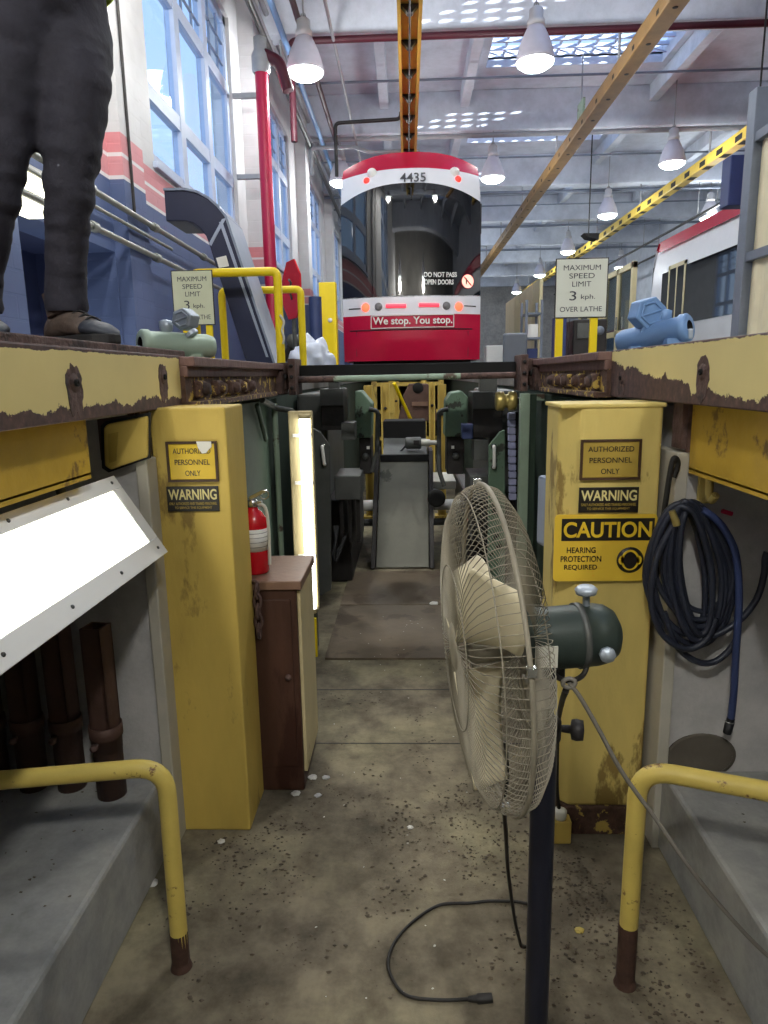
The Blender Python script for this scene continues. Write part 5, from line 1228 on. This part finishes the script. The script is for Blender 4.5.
# ================================================================== right of the pit
# beige sheet panels in a grey frame
YA, YB_, XP = 3.2, 5.95, 2.7
zt = at(745, 140, X=XP).z
r = thing('partition', 'beige sheet partition in a blue-grey steel frame at the right edge', 'partition', (XP, (YA+YB_)/2, FZ))
fr = MB()
for y in (YA, YA+1.35): fr.box((XP-.03, y, FZ), (XP+.05, y+.09, zt+.0))
for z in (FZ, 2.33, zt-.08): fr.box((XP-.025, YA, z), (XP+.04, YB_, z+.07))
fr.build('frame', 'steelblue', r, bevel=.004)
MB().box((XP-.04, YB_-.13, FZ), (XP+.07, YB_, at(752, 95, X=XP).z)).build('post', 'steelblue', r, bevel=.004)
sh = MB(); n = int((YB_-YA)/.05)
sh.grid(lambda y, z: V((XP+.02+(.012 if int(round((y-YA)/.05)) % 4 in (0, 1) else -.004), y, z)), [YA+.05*i for i in range(n+1)], [FZ+.02, zt-.02], False)
sh.build('sheet', 'beigepanel', r, fix=False)
# long beige screen, dark cover, glazed doors, lockers
sx_ = 3.1
r = thing('screen_wall', 'long beige screen beyond the dark rounded panel, right of the tram', 'screen', (sx_, 20, FZ))
zt2 = at(535, 282, X=sx_).z
for k in range(6):
    y0 = 16.9+k*.95; MB().box((sx_, y0, FZ), (sx_+.08, y0+.93, zt2)).build('panel', 'beigepanel' if k % 3 else 'cream', r, bevel=.01)
c0, c1_ = at(503.5, 333, Y=7.5), at(527, 360, Y=7.5)
r = thing('rounded_panel', 'dark grey rounded panel standing right of the tram', 'panel', ((c0.x+c1_.x)/2, 7.5, FZ))
MB().box((c0.x, 7.5, FZ+.0), (c1_.x, 7.56, c0.z)).build('board', 'greyboard', r, bevel=.025)
MB().box((c0.x+.02, 7.46, FZ), (c1_.x-.02, 7.6, FZ+.04)).build('foot', 'dark', r)
gx = 5.0
for k, (y0, lab) in enumerate(((16.0, 'cream framed glazed doors nearest the right tram'), (18.6, 'cream framed glazed doors behind the right speed sign'))):
    r = thing('glazed_doors', lab, 'doors', (gx, y0+1.1, FZ)); z1_ = at(645, 256, X=gx).z
    fr = MB()
    for y in (y0, y0+1.05, y0+2.1): fr.box((gx-.05, y, FZ), (gx+.05, y+.13, z1_))
    for z in (FZ, 2.3, z1_-.14): fr.box((gx-.05, y0, z), (gx+.05, y0+2.2, z+.13))
    gf = fr.build('frame', 'cream', r, bevel=.006)
    MB().box((gx-.008, y0+.05, FZ+.05), (gx+.008, y0+2.15, z1_-.05)).build('glass', 'darkglass', r)
    MB().box((gx-.09, y0+.98, 2.45), (gx-.05, y0+1.01, 2.75)).build('handle', 'chrome', gf)
x0, x1 = at(541, 340, Y=9.5).x, at(570, 340, Y=9.5).x
r = thing('locker', 'navy blue locker between the yellow posts of the right speed sign', 'locker', ((x0+x1)/2, 9.5, FZ))
zl = at(550, 316, Y=9.5).z
MB().box((x0+.22, 9.5, FZ), (x1-.05, 9.9, zl)).build('body', 'navyboard', r, bevel=.01)
MB().box((x0+.36, 9.49, FZ+.05), (x0+.365, 9.5, zl-.05)).build('seam', 'void', r)
r = thing('machine_cabinet', 'dark machine cabinet right of the navy locker', 'cabinet', (2.5, 9.6, FZ))
a, b = at(572, 320, Y=9.7), at(604, 355, Y=9.7)
MB().box((a.x, 9.6, FZ), (b.x, 10.1, a.z)).build('body', 'dark', r, bevel=.02)
MB().box((a.x+.05, 9.58, a.z-.25), (b.x-.2, 9.6, a.z-.05)).build('panel', 'greypanel', r, bevel=.004)
MB().lathe([(0, .02), (.06, .02), (.06, 0)], (b.x-.1, 9.6, a.z-.15), (0, -1, 0), 14).build('dial', 'steelblue', r)
r = thing('shelf_rack', 'light steel shelf rack left of the navy locker', 'shelf rack', (at(533, 340, Y=12).x, 12, FZ))
a, b = at(527, 300, Y=12), at(541, 356, Y=12)
for x in (a.x, b.x):
    for y in (12, 12.5): MB().box((x-.02, y, FZ), (x+.02, y+.04, a.z)).build('upright', 'steelblue', r)
for z in (.1, .5, .9): MB().box((a.x, 12, FZ+z), (b.x, 12.54, FZ+z+.03)).build('shelf', 'steelblue', r)
for k in range(3):
    for z in (.13, .53):
        x = a.x+.05+.08*k
for k, (z, lab) in enumerate(((.53, 'white box on the middle shelf of the light rack'), (.13, 'blue box on the lowest shelf of the light rack'))):
    o_ = MB().box((a.x+.04, 12.1, FZ+z), (b.x-.04, 12.4, FZ+z+.22)).build('storage_box', 'white' if k == 0 else 'navyboard', bevel=.01); tag(o_, lab, 'box')
c = at(500, 355, Y=26)
r = thing('work_cart', 'distant pale work cart right of the tram', 'cart', (c.x, 26, FZ))
MB().box((c.x-.5, 26, FZ+.25), (c.x+.5, 26.8, FZ+.95)).build('body', 'white', r, bevel=.03)
for s_ in (-.35, .35): MB().lathe([(0, -.05), (.13, -.05), (.13, .05), (0, .05)], (c.x+s_, 26.1, FZ+.13), (0, 1, 0), 14).build('wheel', 'dark', r)
MB().tube([(c.x+.5, 26.3, FZ+.9), (c.x+.75, 26.3, FZ+1.2)], .025, 8).build('handle', 'dark', r)
a, b = at(731, 160, Y=15), at(739, 205, Y=15)
r = thing('duct', 'navy blue duct hanging above the right tram beside the grey post', 'duct', ((a.x+b.x)/2, 15, (a.z+b.z)/2))
MB().box((a.x, 15, b.z), (b.x+.4, 15.4, a.z+.1)).build('casing', 'navyboard', r, bevel=.02)
MB().cyl((a.x+.55, 15.2, a.z+.1), (a.x+.55, 15.2, ZR), .02, 8).build('hanger', 'dark', r)
a = at(590, 237, Y=24); 
r = thing('ceiling_bracket', 'black triangular speaker horn hanging near the right yellow beam', 'speaker', a)
MB().prism([at(*p, Y=24) for p in ((584, 233), (600, 233), (598, 239), (588, 237))], (0, .5, 0)).build('horn', 'void', r)
MB().cyl(V((a.x, 24.2, a.z+.1)), V((a.x, 24.2, 9.55)), .02, 6).build('rod', 'dark', r)
r = thing('signal_board', 'small green hanging board beside the brown-orange beam', 'sign', at(580, 112, Y=20))
c = at(581, 114, Y=20)
MB().box((c.x-.03, 19.7, c.z-.3), (c.x+.03, 20.3, c.z+.3)).build('board', 'palegreen', r)
MB().cyl((c.x, 20, c.z+.3), (c.x, 20, 9.58), .02, 6).build('rod', 'pipegrey', r)
# ================================================================== the person on the floor edge
HZ0 = FZ; FZ = 1.602
sp_ = MB().box((-1.75, .6, HZ0), (-.83, 2.62, FZ)).build('steel_plate', 'rust', bevel=.004); tag(sp_, 'rusty steel plate under the boots of the person', 'steel plate')
PR = thing('person', 'person in dark trousers and brown boots standing at the pit edge', 'person', (-1.08, 2.1, FZ))
fd = V((.78, -.62, 0)).normalized(); sd = V((.62, .78, 0)).normalized()      # facing, and the person's left
def skin_obj(name, verts, edges, rad, mat, sub=2, disp=0, root=0, parent=PR, dscale=6, zs=1):
    me = bpy.data.meshes.new(name); off = parent_world(parent)
    me.from_pydata([tuple(V(v)-off) for v in verts], edges, [])
    o = bpy.data.objects.new(name, me); COL.objects.link(o)
    o.modifiers.new('skin', 'SKIN').use_smooth_shade = True
    if not me.skin_vertices: me.attributes.new('skin', 'FLOAT', 'POINT') if False else None
    bm = bmesh.new(); bm.from_mesh(me); ly = bm.verts.layers.skin.verify()
    for v, rr in zip(bm.verts, rad):
        rr = rr if isinstance(rr, tuple) else (rr, rr); v[ly].radius = rr
    bm.verts.ensure_lookup_table(); bm.verts[root][ly].use_root = True; bm.to_mesh(me); bm.free()
    s = o.modifiers.new('sub', 'SUBSURF'); s.levels = sub; s.render_levels = sub
    bpy.context.view_layer.update()
    m2 = bpy.data.meshes.new_from_object(o.evaluated_get(bpy.context.evaluated_depsgraph_get()))
    o.modifiers.clear(); old = o.data; o.data = m2; bpy.data.meshes.remove(old); m2.name = name
    if disp:
        m2.calc_loop_triangles() if False else None
        nrm = [v.normal.copy() for v in m2.vertices]
        for v, n in zip(m2.vertices, nrm):
            p = v.co; w = noise.noise(V((p.x*dscale, p.y*dscale, p.z*dscale*2.6)))+.5*noise.noise(V((p.x*dscale*2, p.y*dscale*2, p.z*dscale*6)))
            v.co = p+n*disp*w
    m2.materials.clear(); m2.materials.append(MT[mat])
    for q in m2.polygons: q.use_smooth = True
    o.parent = parent; return o
H = lambda z: FZ+z
pel = V((at(42, 20, Y=2.12).x, 2.12, H(.93)))
# legs measured on the photograph at the person's distance
legL = [pel+sd*.095+V((0, 0, -.03)), at(73, 75, Y=2.12), at(73, 125, Y=2.1), at(69, 185, Y=2.08), at(67, 235, Y=2.1), at(66, 296, Y=2.13)]
legR = [pel-sd*.095+V((0, 0, -.03)), at(7, 85, Y=2.04), at(2, 130, Y=2.02), at(-5, 185, Y=2.0), at(-14, 240, Y=2.02), at(-21, 296, Y=2.05)]
waist = pel+V((0, 0, .13))
vs = [pel, waist]+legL+legR
ed = [(0, 1), (0, 2)]+[(2+i, 3+i) for i in range(5)]+[(0, 8)]+[(8+i, 9+i) for i in range(5)]
rad = [(.155, .13), (.148, .118), .122, .108, .092, .070, .063, .055, .132, .112, .092, .070, .063, .055]
vs.append(at(39, 72, Y=2.1)); rad.append(.085); ed.append((0, 14))
q = MB()
for leg, sg in ((legL, 1), (legR, -1)):
    path = [pel+sd*sg*.075+V((0, 0, .06)), pel+sd*sg*.082+V((0, 0, -.06))]+leg[1:]
    rr = [.10, .113, .104, .087, .068, .063, .055]
    sp3 = smooth_path(path, 8); rs = [rr[min(k//8, 6)]*(1-(k % 8)/8)+rr[min(k//8+1, 6)]*(k % 8)/8 for k in range(len(sp3))]
    q.tube(sp3, rs, 24)
vv, ff = [], []
nu, nv = 28, 14
for a in range(nv+1):
    t = PI*a/nv
    for b in range(nu):
        c_ = 2*PI*b/nu; vv.append(pel+V((0, 0, .03))+sd*math.cos(c_)*math.sin(t)*.185+fd*math.sin(c_)*math.sin(t)*.135+V((0, 0, .165*math.cos(t))))
ff = [(a*nu+b, a*nu+(b+1) % nu, (a+1)*nu+(b+1) % nu, (a+1)*nu+b) for a in range(nv) for b in range(nu)]
q.add(vv, ff, True)
tr = q.build('trousers', 'trouser', PR)
rm = tr.modifiers.new('remesh', 'REMESH'); rm.mode = 'VOXEL'; rm.voxel_size = .011
sm_ = tr.modifiers.new('smooth', 'SMOOTH'); sm_.iterations = 10; sm_.factor = .5
bpy.context.view_layer.update()
m2 = bpy.data.meshes.new_from_object(tr.evaluated_get(bpy.context.evaluated_depsgraph_get()))
tr.modifiers.clear(); tr.data = m2; m2.name = 'trousers'
nrm = [v.normal.copy() for v in m2.vertices]
for v, n in zip(m2.vertices, nrm):
    p = v.co; fold = noise.noise(V((p.x*9, p.y*9, p.z*22)))+.6*noise.noise(V((p.x*16, p.y*16, p.z*40)))
    low = 1+1.2*max(0, 1-abs(p.z-.42)/.14)+1.2*max(0, 1-abs(p.z-.12)/.10)      # more folds at the knee and above the boot
    v.co = p+n*.005*fold*low
m2.materials.clear(); m2.materials.append(MT['trouser'])
for f_ in m2.polygons: f_.use_smooth = True
# hem folds
for leg in (legL, legR):
    a = leg[-1]; b = leg[-1]+V((0, 0, -.035))
    q = MB(); q.tube([leg[-2]*.35+a*.65, a, b, b+V((0, 0, -.012))], [.058, .060, .062, .056], 24, cap=False); q.build('trouser_cuff', 'trouser', PR)
# body under the clothes: head, neck, trunk, arms, legs as one surface
neck = waist+V((0, 0, .46)); chest = waist+V((0, 0, .30)); 
head0 = neck+V((0, 0, .10))+fd*.02
shL, shR = chest+sd*.19+V((0, 0, .10)), chest-sd*.19+V((0, 0, .10))
elL, elR = shL+sd*.07+V((0, 0, -.28))+fd*.02, shR-sd*.07+V((0, 0, -.28))+fd*.02
wrL, wrR = chest+sd*.04+fd*.24+V((0, 0, -.10)), chest-sd*.05+fd*.25+V((0, 0, -.12))
bv = [pel, waist, chest, neck, head0]+[shL, elL, wrL, shR, elR, wrR]+legL+legR
be = [(0, 1), (1, 2), (2, 3), (3, 4), (2, 5), (5, 6), (6, 7), (2, 8), (8, 9), (9, 10), (0, 11)]+[(11+i, 12+i) for i in range(5)]+[(0, 17)]+[(17+i, 18+i) for i in range(5)]
br = [.085, .095, .12, .056, .05, .06, .042, .028, .06, .042, .028, .045, .05, .05, .046, .044, .036, .045, .05, .05, .046, .044, .036]
body = skin_obj('body', bv, be, br, 'skin', 2)
# head with face
hc = head0+V((0, 0, .09))+fd*.02
bm = bmesh.new(); bmesh.ops.create_icosphere(bm, subdivisions=4, radius=1)
for v in bm.verts:
    p = v.co.copy(); f, s, z = p.y, p.x, p.z                    # y front in head space
    w = .077*(1-.18*max(0, -z)); d = .098; h = .118
    X, Yh, Z = s*w, f*d, z*h
    if f > 0:
        Yh += .022*math.exp(-(s*3.6)**2-((z+.12)*4)**2)        # nose
        Yh -= .010*(math.exp(-((abs(s)-.38)*5)**2-((z-.06)*6)**2))  # eye sockets
        Yh += .008*math.exp(-(s*2.4)**2-((z+.48)*7)**2)        # lips
        Yh += .010*math.exp(-(s*2.4)**2-((z+.85)*5)**2)        # chin
    X += math.copysign(.016*math.exp(-((f+.05)*7)**2-(z*4.5)**2)*(abs(s) > .8), s)   # ears
    v.co = hc+sd*-X+fd*Yh+V((0, 0, Z))-parent_world(PR)
me = bpy.data.meshes.new('head'); bm.to_mesh(me); bm.free(); me.materials.append(MT['skin'])
for q in me.polygons: q.use_smooth = True
hd = bpy.data.objects.new('head', me); COL.objects.link(hd); hd.parent = PR
for s in (-1, 1):
    MB().lathe([(0, .012), (.007, .010), (.012, .002), (.012, 0)], hc+sd*s*.03+fd*.078+V((0, 0, .008)), fd, 14).build('eye', 'white', hd)
    MB().lathe([(0, .0145), (.004, .0135), (.005, .011)], hc+sd*s*.03+fd*.078+V((0, 0, .008)), fd, 10).build('iris', 'sole', hd)
def capf(u, v):
    a = u*2*PI; t = v; lim = 1.05+.75*(.5-.5*math.cos(a)); th = t*lim
    return hc+V((0, 0, .02))+(fd*math.cos(a)*.101+sd*math.sin(a)*.082)*math.sin(th)*1.0+V((0, 0, .112*math.cos(th)))
MB().grid(capf, [i/32 for i in range(33)], [i/12 for i in range(13)]).build('hair', 'hair', PR, fix=False)
# jacket and vest
jv = [pel+V((0, 0, -.01)), waist, chest, chest+V((0, 0, .12)), shL, elL, wrL-(wrL-elL)*.12, shR, elR, wrR-(wrR-elR)*.12]
je = [(0, 1), (1, 2), (2, 3), (2, 4), (4, 5), (5, 6), (2, 7), (7, 8), (8, 9)]
jr = [(.162, .137), (.158, .134), (.165, .135), .085, .085, .062, .046, .085, .062, .046]
skin_obj('jacket', jv, je, jr, 'jacket', 3, .010, dscale=6)
def vestf(u, v):
    a = R(72)+u*R(216); z = .05+v*.47
    bx, by = .205-.02*v, .172-.015*v
    if v > .8: bx *= 1-(v-.8)*.8
    wob = .006*noise.noise(V((a*2, z*9, 0)))
    return pel+V((0, 0, .01+z))+fd*math.cos(a)*(by+wob)+sd*math.sin(a)*(bx+wob)
vb = MB().grid(vestf, [i/36 for i in range(37)], [i/14 for i in range(15)]).build('vest', 'vest', PR, fix=False)
vb.modifiers.new('thick', 'SOLIDIFY').thickness = .006
def stripef(u, v): 
    q = vestf(u, .28+.10*v); c = pel+V((0, 0, q.z-pel.z)); return c+(q-c)*1.02
MB().grid(stripef, [i/36 for i in range(37)], [0, .5, 1]).build('reflective_stripe', 'offwhite', PR, fix=False)
# hands: palm plus five chained fingers, lightly folded in front of the chest
for s, wr, el in ((1, wrL, elL), (-1, wrR, elR)):
    ax = (wr-el).normalized(); side = V((0, 0, 1)); side = (side-ax*side.dot(ax)).normalized(); cur = ax.cross(side)*(1 if s > 0 else -1)
    p0 = wr; pm = wr+ax*.05
    hv = [p0, pm]; he = [(0, 1)]; hrad = [(.024, .017), (.034, .014)]
    for k, (o_, ln) in enumerate(((.030, .068), (.010, .078), (-.010, .072), (-.029, .056))):
        b = wr+ax*.088+side*o_; i0 = len(hv)
        hv += [b, b+ax*ln*.45+cur*ln*.12, b+ax*ln*.72+cur*ln*.34, b+ax*ln*.85+cur*ln*.56]; hrad += [.0095, .0085, .008, .007]
        he += [(1, i0), (i0, i0+1), (i0+1, i0+2), (i0+2, i0+3)]
    b = wr+ax*.03+side*.034; i0 = len(hv)
    hv += [b, b+ax*.03+side*.02+cur*.012, b+ax*.055+side*.024+cur*.022]; hrad += [.0105, .0095, .008]; he += [(0, i0), (i0, i0+1), (i0+1, i0+2)]
    skin_obj('hand', hv, he, hrad, 'skin', 2)
# boots
def boot(ank, d, name):
    lt = V((-d.y, d.x, 0)); base = V((ank.x, ank.y, FZ))-d*.075
    secs = [(-.012, .030, .0, .055), (.0, .036, .0, .085), (.03, .040, .0, .118), (.075, .042, .0, .125), (.11, .043, .0, .110), (.15, .046, .0, .088), (.19, .050, .0, .074), (.235, .047, .0, .064), (.265, .036, .0, .050), (.282, .018, .0, .034)]
    def ringp(x, w, z0, h, n=18):
        out = []
        for k in range(n):
            a = 2*PI*k/n; c, s_ = math.cos(a), math.sin(a)
            yy = w*math.copysign(abs(c)**.7, c); zz = .024+(h-.024)*(.5+.5*math.copysign(abs(s_)**.7, s_))
            if s_ > 0: yy *= 1-.35*s_
            out.append(base+d*x+lt*yy+V((0, 0, zz)))
        return out
    up = MB(); rs = [ringp(*s_) for s_ in secs]; n = 18
    for nm, i0, i1, mt_ in (('boot_upper', 0, 7, 'bootb'), ('toe_cap', 6, 10, 'boott')):
        mb = MB(); rr = rs[i0:i1]; vv = [p for q in rr for p in q]
        mb.add(vv, [(i*n+j, i*n+(j+1) % n, (i+1)*n+(j+1) % n, (i+1)*n+j) for i in range(len(rr)-1) for j in range(n)]+[tuple(range(n)), tuple(range((len(rr)-1)*n, len(rr)*n))], True)
        mb.build(nm, mt_, PR)
    MB().tube([V((ank.x, ank.y, FZ+.09))-d*.015, V((ank.x, ank.y, FZ+.135))-d*.02, V((ank.x, ank.y, FZ+.155))-d*.022], [.05, .052, .055], 20).build('boot_collar', 'bootb', PR)
    so = [base+d*x+lt*y for x, y in ((-.02, -.03), (.02, -.042), (.12, -.042), (.19, -.055), (.25, -.048), (.285, -.022), (.29, 0), (.285, .022), (.25, .048), (.19, .055), (.12, .042), (.02, .042), (-.02, .03))]
    MB().prism([p+V((0, 0, .0015)) for p in so], (0, 0, .028)).build('sole', 'sole', PR, bevel=.005)
    lc = MB()
    for k in range(4):
        x = .10+.03*k; h = (.112, .098, .085, .077)[k]; lc.tube(smooth_path([base+d*x+lt*-.022+V((0, 0, h-.006)), base+d*x+V((0, 0, h+.005)), base+d*(x+.012)+lt*.022+V((0, 0, h-.006))], 4), .0032, 6)
    lc.build('laces', 'sole', PR)
boot(legL[-1], (at(122, 335, Y=2.0)-at(60, 330, Y=2.13)).normalized()*1 if False else V((.86, -.51, 0)).normalized(), 'l')
boot(legR[-1], V((.62, -.78, 0)).normalized(), 'r')

# ================================================================== light
w = bpy.data.worlds.new('world'); SC.world = w; w.use_nodes = True
nt = w.node_tree; bg = nt.nodes['Background']
tc = nt.nodes.new('ShaderNodeTexCoord'); sp = nt.nodes.new('ShaderNodeSeparateXYZ'); nt.links.new(tc.outputs['Generated'], sp.inputs[0])
c_ = ramp(nt, sp.outputs[2], [(.0, srgb(236, 244, 255)), (.25, srgb(206, 228, 255)), (1, srgb(150, 195, 255))])
nt.links.new(c_, bg.inputs[0]); bg.inputs[1].default_value = 1.5
s = light('sun', (20, 0, 30), 22, (1, .97, .9), kind='SUN')
s.data.angle = R(.6); s.rotation_euler = V((-.62, .55, -.2)).to_track_quat('-Z', 'Y').to_euler()
SC.view_settings.view_transform = 'Standard'; SC.view_settings.look = 'None'; SC.view_settings.gamma = 1
SC.view_settings.use_curve_mapping = False; SC.view_settings.exposure = 0
SC.cycles.max_bounces = 6; SC.cycles.diffuse_bounces = 4; SC.cycles.glossy_bounces = 3; SC.cycles.transparent_max_bounces = 10
SC.cycles.caustics_reflective = False; SC.cycles.caustics_refractive = False; SC.cycles.sample_clamp_indirect = 6
